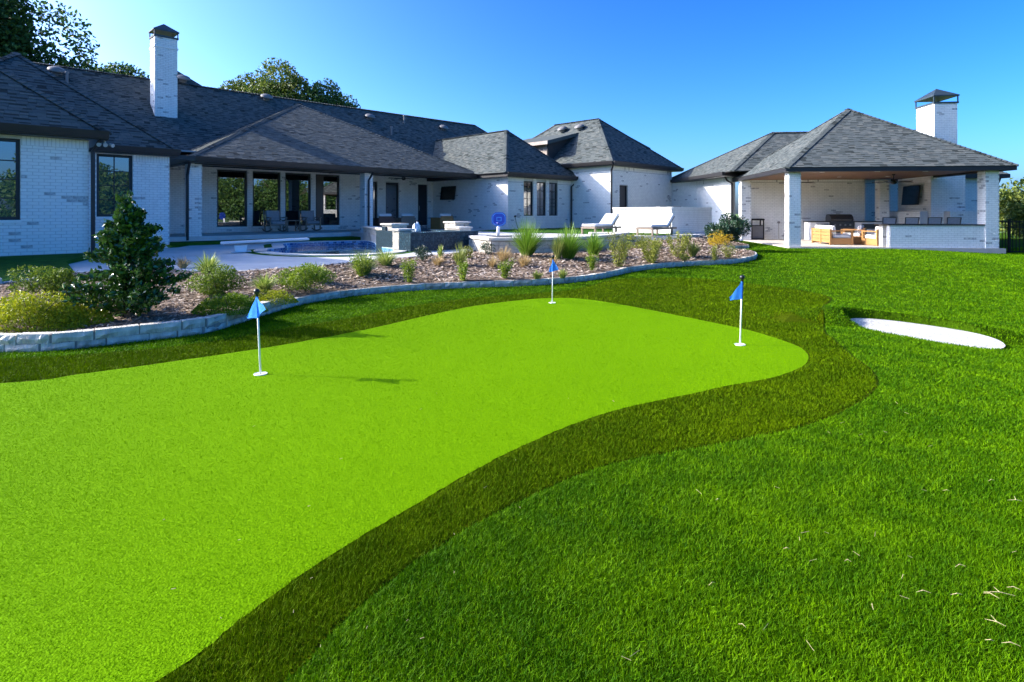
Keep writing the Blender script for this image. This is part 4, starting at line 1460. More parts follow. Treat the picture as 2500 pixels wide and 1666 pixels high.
# flood light under the eave of the left wing
mb = MB(H)
mb.tube([(2.95, 16.75, 3.17), (2.95, 16.72, 3.10)], 0.03, 8)
for du in (-0.09, 0.0, 0.10):
    mb.tube([(2.95 + du, 16.72, 3.09), (2.95 + du * 1.5, 16.64, 3.06)], [0.028, 0.048], 10)
mb.build('floodlight', 'ceil', house)
mb = MB(H)
mb.tube([(20.05, 19.86, 1.28), (20.05, 19.80, 1.28)], 0.05, 8)
mb.tube([(20.05, 19.82, 1.22), (20.08, 19.80, 1.0), (20.15, 19.78, 0.78), (20.12, 19.7, 0.72), (20.02, 19.65, 0.75), (20.08, 19.62, 0.69), (20.35, 19.6, 0.68), (20.9, 19.55, 0.68)], 0.012, 6)
mb.build('wall_outlet', 'black', house)

# ------------------------------------------------------------------ courtyard wall
lw = thing('courtyard_wall', 'low white brick wall enclosing a corner in front of the tall wing', 'wall', (5.7, 21.5, 0.5))
q0, q1, q2 = (4.15, 23.9), (6.05, 22.0), (8.3, 24.2)
wall(lw, 'wall_section', q0, q1, 0.5, 1.60, soldier=False, worn=0.03)
wall(lw, 'wall_section', q1, q2, 0.5, 1.60, soldier=False, worn=0.03)
mb = MB()
for a, b, nn in ((q0, q1, (-S, -S)), (q1, q2, (S, -S))):
    ex = 0.04
    cc = [(a[0] + nn[0] * ex, a[1] + nn[1] * ex), (b[0] + nn[0] * ex, b[1] + nn[1] * ex), (b[0] - nn[0] * .28, b[1] - nn[1] * .28), (a[0] - nn[0] * .28, a[1] - nn[1] * .28)]
    z_ = 1.60 if nn[0] < 0 else 1.603
    mb.poly_slab(cc, z_, z_ + 0.07)
mb.build('coping', 'white', lw)
mb = MB()
mb.lathe(5.7, 24.6, [(0.45, 0.65), (0.45, 1.62), (0.2, 1.66)], 16)
mb.box(6.2, 7.1, 24.4, 25.2, 0.65, 1.72)
mb.build('air_conditioner', 'vent', label='grey air conditioning unit showing just above the courtyard wall', cat='air conditioner')

# ------------------------------------------------------------------ pavilion
pav = thing('pavilion', 'open brick pavilion with pyramid shingle roof, wood ceiling and chimney', 'pavilion', P(3.85, 3.85, 0.1))
PW = 7.7
zs, ze = 2.95, 3.09
mb = MB(P)
mb.box(0.2, 7.45, 0.2, 6.98, -0.3, 0.2)
mb.build('pavilion_floor', 'slabtan', pav)
zr = ze + 0.70 * PW / 2
A, B, C_, D_ = P(0, 0, ze), P(PW, 0, ze), P(PW, PW, ze), P(0, PW, ze)
T = P(PW / 2, PW / 2, zr)
f = shingles(pav, 'roof', [A, B, T], 300, 81)
shingles(pav, 'roof', [D_, A, T], 0, 82)
shingles(pav, 'roof', [B, C_, T], 0, 83)
shingles(pav, 'roof', [C_, D_, T], 0, 84)
ridge_caps(f, [(A, T), (B, T), (C_, T), (D_, T)])
mb = MB(P)
mb.box(0.02, PW - .02, 0.02, 0.22, zs - .02, ze - .012)
mb.box(0.02, 0.22, 0.222, PW - .02, zs - .02, ze - .014)
mb.box(PW - .22, PW - .02, 0.222, PW - .02, zs - .02, ze - .014)
mb.build('fascia', 'dark', pav)
mb = MB(P)
mb.box(0.222, PW - .222, 0.222, 7.0, 3.02, 3.05)
ce = mb.build('ceiling', 'ceilwood', pav)
for k in range(1, 46):                          # tongue and groove boards
    y_ = 0.222 + k * 0.147
    m2 = MB(P)
    m2.box(0.225, PW - .225, y_ + .004, y_ + .143, 3.008, 3.0195)
    m2.build('ceiling_board', 'ceilwood', ce)
for (f_, s_) in ((1.9, 1.6), (3.8, 1.4), (5.6, 1.6), (1.9, 4.6), (3.9, 4.8), (5.8, 4.6)):
    mb = MB(P)
    mb.lathe(f_, s_, [(0.09, 3.000), (0.09, 3.0075)], 14)
    mb.build('recessed_light', 'white_paint', ce)
column(pav, P, 0.22, 0.64, 0.30, 0.72, 0.0, 2.93, singles=1)
column(pav, P, 0.12, 0.56, 5.95, 6.38, 0.0, 2.93)
column(pav, P, 6.86, 7.30, 0.30, 0.74, -0.25, 2.93, singles=0)
column(pav, P, 6.2, 6.62, 6.1, 6.5, 0.0, 2.93)
# bar wall
bw = wall(pav, 'bar_wall', PX(3.72, 0.36), PX(6.86, 0.36), -0.25, 1.0, soldier=False, worn=0.03)
wall(pav, 'bar_wall', PX(3.72, 0.60), PX(3.72, 0.36), -0.1, 1.0, soldier=False, worn=0.0, th=0.05)
wall(pav, 'bar_wall', PX(3.80, 1.05), PX(4.25, 1.05), 0.15, 1.0, soldier=False, worn=0.02)
mb = MB(P)
mb.bevbox(3.62, 6.85, 0.30, 1.32, 1.003, 1.045, 0.01)
mb.build('bar_top', 'granite', bw)
# fireplace mass and chimney
fpw = wall(pav, 'fireplace', PX(7.4, 6.9), PX(7.4, 4.4), 0.15, 3.3, soldier=False, worn=0.03)
wall(pav, 'fireplace', PX(7.4, 4.4), PX(8.75, 4.4), 0.0, 3.3, soldier=False, worn=0.03)
mb = MB(P)
mb.box(7.65, 8.74, 4.65, 6.9, 0.0, 3.3)
mb.build('fireplace_core', 'mortar', pav)
wall(pav, 'hearth', PX(7.05, 7.0), PX(7.05, 4.55), 0.15, 1.52, soldier=False, worn=0.03, th=0.32)
wall(pav, 'hearth', PX(7.9, 4.0), PX(9.3, 4.0), -0.1, 1.52, soldier=False, worn=0.03, th=0.39)
pch = column(pav, P, 7.7, 8.62, 4.7, 6.0, 3.2, 6.10, name='chimney', worn=0.03)
chimney_cap(pch, P, 7.7, 8.62, 4.7, 6.0, 6.10, 0.36, 0.40)
# ------------------------------------------------------------------ golf flags and cups
def flagstick(px, py, lean, fold, label, seed):
    X, Y = on_land(px, py)
    z0 = land1(X, Y) + 0.010
    t = thing('golf_flag', label, 'golf flag', (X, Y, z0), 'flags on the putting green')
    top = 0.70
    fr = lambda x, y, z: (X + x + lean[0] * z, Y + y + lean[1] * z, z0 + z)
    mb = MB(fr)
    mb.tube([(0, 0, -0.04), (0, 0, top)], 0.0085, 10)
    mb.build('pole', 'white_paint', t, smooth=True)
    mb = MB(fr)
    mb.lathe(0, 0, [(0.009, top - .012), (0.013, top), (0.012, top + .01), (0.022, top + .02), (0.027, top + .036), (0.022, top + .052), (0.004, top + .060)], 14)
    mb.build('knob', 'black', t, smooth=True)
    # pennant: sleeve round the pole, cloth falling away from it in two leaves (as it hangs in the photograph)
    r = random.Random(seed)
    vs, fs = [], []
    h0, h1 = top - 0.20, top - 0.012
    nz, nx_ = 8, 9
    for (dx, dy, ln, drop) in fold:
        b = len(vs)
        for i in range(nx_ + 1):
            q = i / nx_
            for j in range(nz + 1):
                s = j / nz
                lo, hi = h0 - drop[0] * q, h1 - drop[1] * q
                z = lo + (hi - lo) * s
                wv = 0.012 * math.sin(q * 7 + s * 1.5 + seed) * q
                vs.append((dx * ln * q - dy * wv, dy * ln * q + dx * wv - 0.0095, z))
        for i in range(nx_):
            for j in range(nz):
                a = b + i * (nz + 1) + j
                fs.append((a, a + nz + 1, a + nz + 2, a + 1))
    V = np.array([fr(*p) for p in vs])
    o = np_mesh('pennant', V, fs, 'flag', t, tint=RNG.uniform(0.2, 0.8, len(V)), smooth=True)
    sl = MB(fr)
    sl.tube([(0, 0, h0), (0, 0, h1)], 0.0115, 10)
    V = np.array(sl.v)
    F4 = [q for q in sl.f if len(q) == 4]
    np_mesh('flag_sleeve', V, F4, 'flag', t, tint=np.full(len(V), 0.4), smooth=True)
    return X, Y, z0
def cup(X, Y, z0, label):
    mb = MB()
    n = 28
    ro, ri, dep = 0.057, 0.053, 0.09
    v, F = [], []
    for (r, z) in ((ro, -0.006), (ro, 0.004), (ri, 0.004), (ri, -dep)):
        for k in range(n):
            v.append((X + r * math.cos(2 * math.pi * k / n), Y + r * math.sin(2 * math.pi * k / n), z0 + z))
    for i in range(3):
        for k in range(n):
            F.append((i * n + k, i * n + (k + 1) % n, (i + 1) * n + (k + 1) % n, (i + 1) * n + k))
    F.append(tuple(range(3 * n, 4 * n)))
    mb.add(v, F)
    mb.lathe(X, Y, [(0.012, z0 - dep), (0.012, z0 + 0.0), (ri - .002, z0 + 0.001), (ri - .002, z0 - 0.004)], n)
    mb.build('golf_cup', 'white_paint', label=label, cat='golf cup', group='cups on the putting green')
f1 = flagstick(636, 916, (-0.045, 0.0), [(-0.70, -0.70, 0.095, (-0.01, 0.165)), (0.66, -0.75, 0.195, (-0.10, 0.075))], 'blue flag on white pole nearest the stone edging, on the left of the green', 1)
f2 = flagstick(1348, 741, (0.02, 0.0), [(-0.8, -0.4, 0.075, (0.01, 0.155)), (0.85, -0.3, 0.10, (-0.03, 0.135))], 'small blue flag on white pole at the far end of the green', 4)
f3 = flagstick(1807, 844, (0.03, 0.0), [(-0.96, -0.2, 0.155, (0.012, 0.165))], 'blue flag on white pole at the right end of the green, near the bunker', 7)
cup(*f1, 'white cup under the left blue flag')
cup(*f2, 'white cup under the far blue flag')
cup(*f3, 'white cup under the right blue flag')

# ------------------------------------------------------------------ spa, pillars and terrace wall
def stone_block(parent, name, frame, x0, x1, y0, y1, z0, z1, cap=0.06, ov=0.05):
    c = [frame(x0, y0, 0)[:2], frame(x1, y0, 0)[:2], frame(x1, y1, 0)[:2], frame(x0, y1, 0)[:2]]
    mb = MB(frame)
    mb.box(x0 + .02, x1 - .02, y0 + .02, y1 - .02, z0, z1 - cap)
    o = mb.build(name, 'stone', parent)
    for i in range(4):
        p0, p1 = np.array(c[i]), np.array(c[(i + 1) % 4])
        Lw = np.linalg.norm(p1 - p0)
        d = (p1 - p0) / Lw
        nrm = np.array([d[1], -d[0]])
        bs, z = [], z0
        while z < z1 - cap - .02:
            hh = min(random.uniform(0.07, 0.13), z1 - cap - z)
            x = 0.0
            while x < Lw - .02:
                ln = random.uniform(0.12, 0.34)
                bs.append((x + .004, min(x + ln, Lw) - .004, z + .004, z + hh - .004))
                x += ln
            z += hh
        bs = [q for q in bs if q[1] - q[0] > .02 and q[3] - q[2] > .015]
        V, F = piece_mesh(bs, (p0[0] - nrm[0] * .025, p0[1] - nrm[1] * .025, 0), d, nrm, .03)
        np_mesh('stonework', V, F, ['stone', 'stone2'], o, midx=np.repeat((RNG.uniform(0, 1, len(bs)) < .15).astype(int), 5), kind='stuff')
    mb = MB(frame)
    mb.bevbox(x0 - ov, x1 + ov, y0 - ov, y1 + ov, z1 - cap, z1, 0.012)
    mb.build('cap_stone', 'stonecap', o)
    return o
def pillar(label, x0, x1, y0, y1, z0, z1):
    t = thing('stone_pillar', label, 'pillar', H((x0 + x1) / 2, (y0 + y1) / 2, z0), 'stone pillars around the spa')
    stone_block(t, 'pillar_shaft', H, x0, x1, y0, y1, z0, z1)
pillar('tall limestone pillar with wide cap at the left back of the spa', 10.0, 10.54, 15.2, 15.75, 0.15, 1.12)
pillar('lower limestone pillar with pale cap in front of the tall left one', 9.30, 9.74, 13.78, 14.10, 0.15, 1.0)
pillar('upper limestone pillar with pale cap at the right back of the spa', 13.16, 13.8, 16.0, 16.6, 0.3, 1.14)
pillar('lower stepped limestone pillar at the right of the spa', 12.68, 13.2, 15.2, 15.9, 0.3, 0.97)
spa = thing('spa', 'raised spa faced in dark blue mosaic tile beside the pool', 'spa', H(10.4, 14.4, 0.2))
mb = MB(H)
mb.box(9.28, 11.75, 13.2, 13.42, 0.05, 0.90)
mb.box(9.28, 9.50, 13.42, 13.76, 0.05, 0.90)
mb.box(9.75, 9.95, 13.77, 15.7, 0.05, 0.90)
mb.box(11.55, 11.75, 13.42, 15.7, 0.05, 0.90)
mb.box(9.95, 11.55, 15.48, 15.7, 0.05, 1.02)
mb.box(9.95, 11.55, 13.42, 15.48, 0.05, 0.45)
sw = mb.build('tiled_wall', 'tile', spa)
def tiles(p0, p1, z0, z1, sz):
    p0, p1 = np.array(p0), np.array(p1)
    Lw = np.linalg.norm(p1 - p0)
    d = (p1 - p0) / Lw
    nrm = np.array([d[1], -d[0]])
    bs = [(x + .002, x + sz - .002, z + .002, z + sz - .002) for x in np.arange(0, Lw - sz / 2, sz) for z in np.arange(z0, z1 - sz / 2, sz)]
    V, F = piece_mesh(bs, (p0[0], p0[1], 0), d, nrm, .004)
    np_mesh('mosaic_tile', V, F, ['tile', M['tl2'], M['tl3']], sw, midx=np.repeat(RNG.choice(3, len(bs), p=[.55, .25, .2]), 5), kind='stuff')
M['tl2'] = mat('mosaic_blue', (0.014, 0.05, 0.075), 0.4, 0.2, 9, spec=0.25)
M['tl3'] = mat('mosaic_pale', (0.035, 0.075, 0.095), 0.4, 0.2, 9, spec=0.25)
tiles(HX(9.28, 13.2), HX(11.75, 13.2), 0.1, 0.90, 0.05)
tiles(HX(9.28, 13.76), HX(9.28, 13.2), 0.1, 0.90, 0.05)
mb = MB(H)
mb.box(9.951, 11.549, 13.421, 15.479, 0.80, 0.86)
mb.build('spa_water', wm, spa)
# bubbling jet
mb = MB(H)
r = random.Random(2)
for k in range(26):
    a_, rad = r.uniform(0, 6.28), r.uniform(0.01, 0.10)
    hh = r.uniform(0.10, 0.42) * (1 - rad * 4)
    x_, y_ = 10.2 + math.cos(a_) * rad, 14.2 + math.sin(a_) * rad
    mb.tube([(10.2, 14.2, 0.85), ((10.2 + x_) / 2, (14.2 + y_) / 2, 0.85 + hh), (x_, y_, 0.85 + hh * .95), (x_ + (x_ - 10.2) * .5, y_ + (y_ - 14.2) * .5, 0.86)], [0.014, 0.022, 0.024, 0.008], 6)
mb.build('fountain_jet', 'foam', smooth=True, label='white bubbling water jet rising from the spa', cat='fountain')
# low stone wall running from the porch to the spa pillar
pw = thing('pool_wall', 'low ledgestone wall with pale cap behind the pool', 'wall', (-5.0, 20.8, 0.3))
A_, B_ = np.array(HX(12.15, 20.5)), np.array(HX(10.35, 16.0))
dd = (B_ - A_) / np.linalg.norm(B_ - A_)
nn_ = np.array([dd[1], -dd[0]])
Lw_ = float(np.linalg.norm(B_ - A_))
FR = lambda x, y, z: (A_[0] + dd[0] * x - nn_[0] * y, A_[1] + dd[1] * x - nn_[1] * y, z)
stone_block(pw, 'wall_body', FR, 0, Lw_, 0, 0.3, 0.2, 0.93)
# terrace wall
tw = thing('terrace_wall', 'curved terrace retaining wall with pale stone cap, lit rough stone at its left end', 'retaining wall', (0.5, 16.5, 0.2))
tf = terrace_front
for i, (a, b) in enumerate(zip(tf[:-1], tf[1:])):
    a_, b_ = np.array(a), np.array(b)
    L_ = np.linalg.norm(b_ - a_)
    d_ = (b_ - a_) / L_
    n_ = np.array([d_[1], -d_[0]])
    p0_, p1_ = a_ + n_ * .10, b_ + n_ * .10
    wall(tw, 'wall_section', p0_ - d_ * .05, p1_ + d_ * .05, 0.05, 0.70, soldier=False, worn=0.12, th=0.2, mats=('stone', 'stone2', 'joint'), size=(0.24, 0.095, 0.010))
    mb = MB()
    cc = [a_ + n_ * .17 - d_ * .03, b_ + n_ * .17 + d_ * .03, b_ - n_ * .18 + d_ * .03, a_ - n_ * .18 - d_ * .03]
    mb.poly_slab([tuple(q) for q in cc], 0.703 + 0.001 * i, 0.775 + 0.001 * i)
    mb.build('cap_stone', 'stonecap', tw)

# ------------------------------------------------------------------ diving board
db = thing('diving_board', 'white diving board on a short stand at the left of the pool', 'diving board', (-7.2, 15.7, 0.38))
a_, b_ = np.array([-7.75, 15.45]), np.array([-5.75, 16.45])
dd = (b_ - a_) / np.linalg.norm(b_ - a_)
nn_ = np.array([dd[1], -dd[0]])
Lb = float(np.linalg.norm(b_ - a_))
fr = lambda x, y, z: (a_[0] + dd[0] * x - nn_[0] * y, a_[1] + dd[1] * x - nn_[1] * y, z + 0.06 * x / Lb)
mb = MB(fr)
mb.bevbox(0, Lb, -0.22, 0.22, 0.62, 0.68, 0.02)
bd = mb.build('board', 'fiber', db)
mb = MB(fr)
mb.box(0.9, Lb - .03, -0.18, 0.18, 0.681, 0.684)
mb.build('tread', 'white_paint', bd)
mb = MB(fr)
mb.add([(.36, -.15, .38), (.62, -.15, .38), (.62, .15, .38), (.36, .15, .38), (.33, -.13, .575), (.66, -.13, .575), (.66, .13, .575), (.33, .13, .575)], [(0, 3, 2, 1), (4, 5, 6, 7), (0, 1, 5, 4), (1, 2, 6, 5), (2, 3, 7, 6), (3, 0, 4, 7)])
mb.build('stand', 'fiber', db)
mb = MB(fr)
for y in (-.14, .14):
    mb.tube([(.1, y, .60), (.5, y, .585), (1.1, y, .60)], 0.018, 8)
mb.build('spring_rail', 'steel', db)
mb = MB(fr)
mb.bevbox(.25, .75, -.24, .24, .381, .40, 0.008)
mb.build('base_plate', 'fiber', db)

# ------------------------------------------------------------------ poolside basketball hoop
bh = thing('basketball_hoop', 'blue poolside basketball hoop on a white post', 'basketball hoop', (-0.43, 18.7, 0.65))
n = Vector((0.25, -0.97, 0)).normalized()
rt = Vector((-n.y, n.x, 0)) * 1.0
c = Vector((-0.42, 18.6, 1.24))
def bfr(x, y, z):
    p = c + rt * x + n * y + Vector((0, 0, z))
    return tuple(p)
outline = [(0.0, 0.235), (0.12, 0.225), (0.20, 0.17), (0.235, 0.10), (0.235, -0.08), (0.22, -0.14), (0.13, -0.20), (0.0, -0.235)]
full = outline + [(-x, z) for x, z in outline[-2:0:-1]]
def plate(mbx, pts, y0, y1):
    k = len(pts)
    v = [(x, y0, z) for x, z in pts] + [(x, y1, z) for x, z in pts]
    mbx.add(v, [tuple(range(k)), tuple(range(k, 2 * k))[::-1]] + [(i, (i + 1) % k, k + (i + 1) % k, k + i) for i in range(k)])
mb = MB(bfr)
plate(mb, full, -0.015, 0.015)
bb = mb.build('backboard', 'blueplastic', bh)
mb = MB(bfr)
k = len(full)
v, F = [], []
for s_ in (0.90, 0.82):
    v += [(x * s_, 0.020, z * s_) for x, z in full]
F = [(i, (i + 1) % k, k + (i + 1) % k, k + i) for i in range(k)]
mb.add(v, F)
for (x0, x1, z0, z1) in ((-.08, .08, .055, .075), (-.08, .08, -.06, -.04), (-.08, -.06, -.04, .055), (.06, .08, -.04, .055)):
    mb.box(x0, x1, .016, .021, z0, z1)
mb.build('painted_lines', 'lightblue', bb)
mb = MB(bfr)
ring = [(0.12 * math.cos(t), 0.15 + 0.12 * math.sin(t), -0.11) for t in np.linspace(0, 2 * math.pi, 17)]
mb.tube(ring, 0.009, 6)
mb.box(-.03, .03, .015, .04, -.14, -.06)
mb.build('rim', 'blueplastic', bh)
mb = MB()
mb.tube([(-0.46, 18.74, 0.66), (-0.45, 18.74, 0.85), (-0.42, 18.70, 1.10)], [0.065, 0.055, 0.05], 12)
mb.build('post', 'fiber', bh, smooth=True)
mb = MB()
mb.bevbox(-0.85, 0.0, 18.45, 19.15, 0.656, 0.71, 0.02)
mb.build('base', 'vent', bh)

# ------------------------------------------------------------------ loungers
def lounger(x, y, ang, label):
    ca, sa = math.cos(ang), math.sin(ang)
    fr = lambda a, b, z: (x + a * ca - b * sa, y + a * sa + b * ca, 0.656 + z)
    t = thing('lounger', label, 'lounger', (x, y, 0.656), 'loungers on the terrace')
    mb = MB(fr)
    mb.box(-.80, .85, -.33, -.27, .21, .28)
    mb.box(-.80, .85, .27, .33, .21, .28)
    mb.box(-.80, -.74, -.27, .27, .21, .28)
    mb.build('frame', 'teakgrey', t)
    for a in (-.75, .55):
        for b in (-.3, .3):
            mb = MB(fr)
            mb.box(a - .03, a + .03, b - .03, b + .03, 0, .21)
            mb.build('leg', 'teakgrey', t)
    mb = MB(fr)
    mb.bevbox(-.80, .30, -.31, .31, .285, .38, .035)
    mb.build('seat_cushion', 'whitecush', t)
    ang2 = math.radians(42)
    c2, s2 = math.cos(ang2), math.sin(ang2)
    fb = lambda a, b, z: fr(.32 + a * c2 - z * s2, b, .29 + a * s2 + z * c2)
    mb = MB(fb)
    mb.bevbox(0, .62, -.31, .31, 0, .11, .035)
    mb.build('back_cushion', 'whitecush', t)
    mb = MB(fb)
    for b in (-.26, 0, .26):
        mb.box(0, .58, b - .03, b + .03, -.035, -.005)
    mb.build('back_frame', 'teakgrey', t)
    mb = MB(fr)
    mb.bar((.62, -.2, .26), (.62, -.2, .50), .03, .03)
    mb.bar((.62, .2, .26), (.62, .2, .50), .03, .03)
    mb.build('prop', 'teakgrey', t)
lounger(3.35, 21.9, math.radians(45), 'white cushioned lounger at left, below the downspout of the tall wing')
lounger(5.15, 20.75, math.radians(45), 'white cushioned lounger at right, in front of the courtyard wall')
mb = MB()
mb.bevbox(2.6, 3.7, 19.1, 19.75, 0.657, 0.80, 0.02)
mb.build('terrace_step', 'stonecap', label='pale low stone step beside the loungers', cat='step')

# ------------------------------------------------------------------ porch furniture
def rocker(u, w, label):
    fr = lambda x, y, z: H(u + x, w + y, 0.632 + z)
    t = thing('rocking_chair', label, 'rocking chair', H(u, w, .632), 'rocking chairs on the porch')
    for x in (-.33, .33):
        mb = MB(fr)
        pts = [(x, -.50 + .95 * q, .03 + .10 * (2 * q - 1.1) ** 2) for q in np.linspace(0, 1, 9)]
        for a, b in zip(pts[:-1], pts[1:]):
            mb.bar(a, b, .035, .05)
        mb.build('rocker', 'teakgrey', t)
        mb = MB(fr)
        mb.bar((x, -.34, .06), (x, -.34, .60), .05, .05)
        mb.build('front_leg', 'teakgrey', t)
        mb = MB(fr)
        mb.bar((x, .20, .06), (x, .36, .92), .045, .05)
        mb.build('back_post', 'teakgrey', t)
        mb = MB(fr)
        for a, b in zip([(x, -.42, .60), (x, -.2, .625), (x, .05, .60)], [(x, -.2, .625), (x, .05, .60), (x, .29, .60)]):
            mb.bar(a, b, .07, .03)
        mb.build('armrest', 'teakgrey', t)
        mb = MB(fr)
        mb.bar((x, -.32, .35), (x, .22, .55), .02, .03)
        mb.bar((x, -.32, .55), (x, .22, .33), .02, .03)
        mb.build('side_brace', 'teakgrey', t)
    mb = MB(fr)
    mb.box(-.31, .31, -.36, .24, .28, .33)
    mb.build('seat_frame', 'teakgrey', t)
    mb = MB(fr)
    mb.bevbox(-.29, .29, -.40, .20, .335, .46, .04)
    mb.build('seat_cushion', 'cushion', t)
    fb = lambda x, y, z: fr(x, .12 + y + z * .22, .46 + z)
    mb = MB(fb)
    mb.bevbox(-.29, .29, 0, .13, 0, .46, .04)
    mb.build('back_cushion', 'cushion', t)
rocker(10.35, 24.6, 'left rocking chair with grey cushions on the porch')
rocker(12.05, 24.9, 'right rocking chair with grey cushions on the porch')
t = thing('side_table', 'small wooden side table between the two rocking chairs', 'table', H(11.15, 24.75, .632))
fr = lambda x, y, z: H(11.15 + x, 24.75 + y, .632 + z)
mb = MB(fr)
mb.bevbox(-.32, .32, -.25, .25, .46, .50, .008)
mb.build('table_top', 'teakgrey', t)
for x in (-.27, .27):
    for y in (-.20, .20):
        mb = MB(fr)
        mb.box(x - .022, x + .022, y - .022, y + .022, 0, .46)
        mb.build('leg', 'teakgrey', t)
    mb = MB(fr)
    mb.bar((x, -.18, .12), (x, .18, .38), .015, .03)
    mb.bar((x, -.18, .38), (x, .18, .12), .015, .03)
    mb.build('brace', 'teakgrey', t)
def club_chair(u, w, face, wood, label):
    sgn = face
    fr = lambda x, y, z: H(u + x, w + sgn * y, .632 + z)
    t = thing('club_chair', label, 'armchair', H(u, w, .632), 'armchairs in the right bay of the porch')
    for x in (-.42, .36):
        mb = MB(fr)
        mb.box(x, x + .06, -.40, .40, 0, .58)
        mb.build('arm_panel', wood, t)
    mb = MB(fr)
    mb.box(-.36, .36, .33, .40, .05, .66)
    mb.build('back_panel', wood, t)
    mb = MB(fr)
    mb.box(-.36, .36, -.40, .33, .10, .25)
    mb.build('seat_box', wood, t)
    mb = MB(fr)
    mb.bevbox(-.35, .35, -.42, .20, .252, .42, .04)
    mb.build('seat_cushion', 'whitecush', t)
    mb = MB(fr)
    mb.bevbox(-.35, .35, .18, .325, .42, .78, .04)
    mb.build('back_cushion', 'whitecush', t)
M['darkwood'] = wood_mat('dark_brown_wood', (0.07, 0.03, 0.02), (0.12, 0.055, 0.035))
club_chair(14.9, 23.5, -1, 'darkwood', 'dark brown wooden armchair beside the porch column')
club_chair(16.4, 23.9, -1, 'teakgrey', 'grey-brown armchair behind the spa, second from the porch column')
club_chair(18.3, 23.3, -1, 'teak', 'light wood armchair under the porch television')
t = thing('porch_table', 'low dark table between the porch armchairs', 'table', H(17.2, 24.4, .632))
fr = lambda x, y, z: H(17.2 + x, 24.4 + y, .632 + z)
mb = MB(fr)
mb.bevbox(-.5, .5, -.3, .3, .36, .41, .01)
mb.build('table_top', 'darkwood', t)
for x in (-.45, .45):
    for y in (-.25, .25):
        mb = MB(fr)
        mb.box(x - .025, x + .025, y - .025, y + .025, 0, .36)
        mb.build('leg', 'darkwood', t)

def fan(c, frame, zc, drop, rad, label, rot=0.3, blades=5):
    cx, cy = c
    t = thing('ceiling_fan', label, 'ceiling fan', frame(cx, cy, zc - drop))
    mb = MB(frame)
    mb.lathe(cx, cy, [(0.07, zc), (0.05, zc - .05), (0.015, zc - .06), (0.015, zc - drop + .08)], 12)
    mb.build('downrod', 'black', t)
    mb = MB(frame)
    mb.lathe(cx, cy, [(0.03, zc - drop + .09), (0.10, zc - drop + .05), (0.11, zc - drop - .03), (0.06, zc - drop - .08)], 14)
    mb.build('motor', 'black', t, smooth=True)
    for k in range(blades):
        an = rot + 2 * math.pi * k / blades
        ca, sa = math.cos(an), math.sin(an)
        fb = lambda x, y, z: frame(cx + x * ca - y * sa, cy + x * sa + y * ca, zc - drop + z)
        mb = MB(fb)
        mb.add([(.09, -.03, .00), (rad, -.07, -.012), (rad, .07, .012), (.09, .03, .01), (.09, -.03, .012), (rad, -.07, 0.0), (rad, .07, .024), (.09, .03, .022)],
               [(0, 3, 2, 1), (4, 5, 6, 7), (0, 1, 5, 4), (1, 2, 6, 5), (2, 3, 7, 6), (3, 0, 4, 7)])
        mb.build('blade', 'black', t)
fan((16.6, 24.2), H, 3.6, 0.45, 0.75, 'dark ceiling fan in the right bay of the porch')
fan((1.6, 3.2), P, 3.0, 0.32, 0.7, 'left dark ceiling fan under the pavilion roof, beside the front column', 0.2)
fan((5.2, 3.0), P, 3.0, 0.32, 0.75, 'right dark ceiling fan under the pavilion roof, by the television', 0.1)

def tv(fr, w, h, label, loc):
    t = thing('television', label, 'television', loc, 'outdoor televisions')
    mb = MB(fr)
    mb.bevbox(-w / 2, w / 2, -.05, .0, -h / 2, h / 2, .012)
    mb.build('case', 'black', t)
    mb = MB(fr)
    mb.box(-w / 2 + .02, w / 2 - .02, -.054, -.0505, -h / 2 + .02, h / 2 - .02)
    mb.build('screen', 'screen', t)
    mb = MB(fr)
    mb.box(-.1, .1, .0, .10, -.1, .1)
    mb.build('bracket', 'darksteel', t)
tv(lambda x, y, z: H(19.50 + y + 0.14 * z, 24.3 - x, 2.50 + z), 1.22, 0.72, 'dark television mounted on the porch side wall', H(19.45, 24.3, 2.1))
tv(lambda x, y, z: P(7.28 + y + 0.10 * z - 0.06 * x, 5.6 - x, 2.22 + z), 1.45, 0.85, 'dark television mounted on the pavilion fireplace', P(7.25, 5.6, 1.8))

# ------------------------------------------------------------------ pavilion furniture
t = thing('outdoor_kitchen', 'grill island with dark counter along the pavilion back wall', 'counter', P(4.9, 6.4, .2))
FRs, Zp = P, 0.2
mb = MB(P)
mb.box(3.2, 4.02, 6.05, 6.75, .2, 1.02)
mb.box(5.12, 6.6, 6.05, 6.75, .2, 1.02)
mb.box(4.02, 5.12, 6.45, 6.75, .2, 1.02)
isl = mb.build('island_base', 'white', t)
mb = MB(P)
mb.bevbox(3.14, 4.05, 6.0, 6.78, 1.022, 1.07, .01)
mb.bevbox(5.10, 6.64, 6.0, 6.78, 1.022, 1.07, .01)
mb.build('countertop', 'granite', t)
mb = MB(P)
mb.box(3.45, 3.98, 6.02, 6.049, .32, .98)
fd_ = mb.build('fridge_door', 'steel', t)
mb = MB(P)
mb.tube([(3.52, 6.0, .45), (3.52, 5.98, .47), (3.52, 5.98, .88), (3.52, 6.0, .9)], .012, 6)
mb.build('handle', 'steel', fd_)
mb = MB(P)
mb.box(5.4, 6.3, 6.02, 6.049, .72, .95)
mb.build('side_burner_panel', 'darksteel', t)
t = thing('gas_grill', 'built-in stainless gas grill with rounded hood under the pavilion', 'grill', P(4.57, 6.3, .2))
mb = MB(P)
prof = [(6.05, 1.06), (6.03, 1.15), (6.08, 1.27), (6.2, 1.36), (6.35, 1.39), (6.55, 1.36), (6.62, 1.20), (6.62, 1.06)]
v = [(4.08, y, z) for y, z in prof] + [(5.06, y, z) for y, z in prof]
k = len(prof)
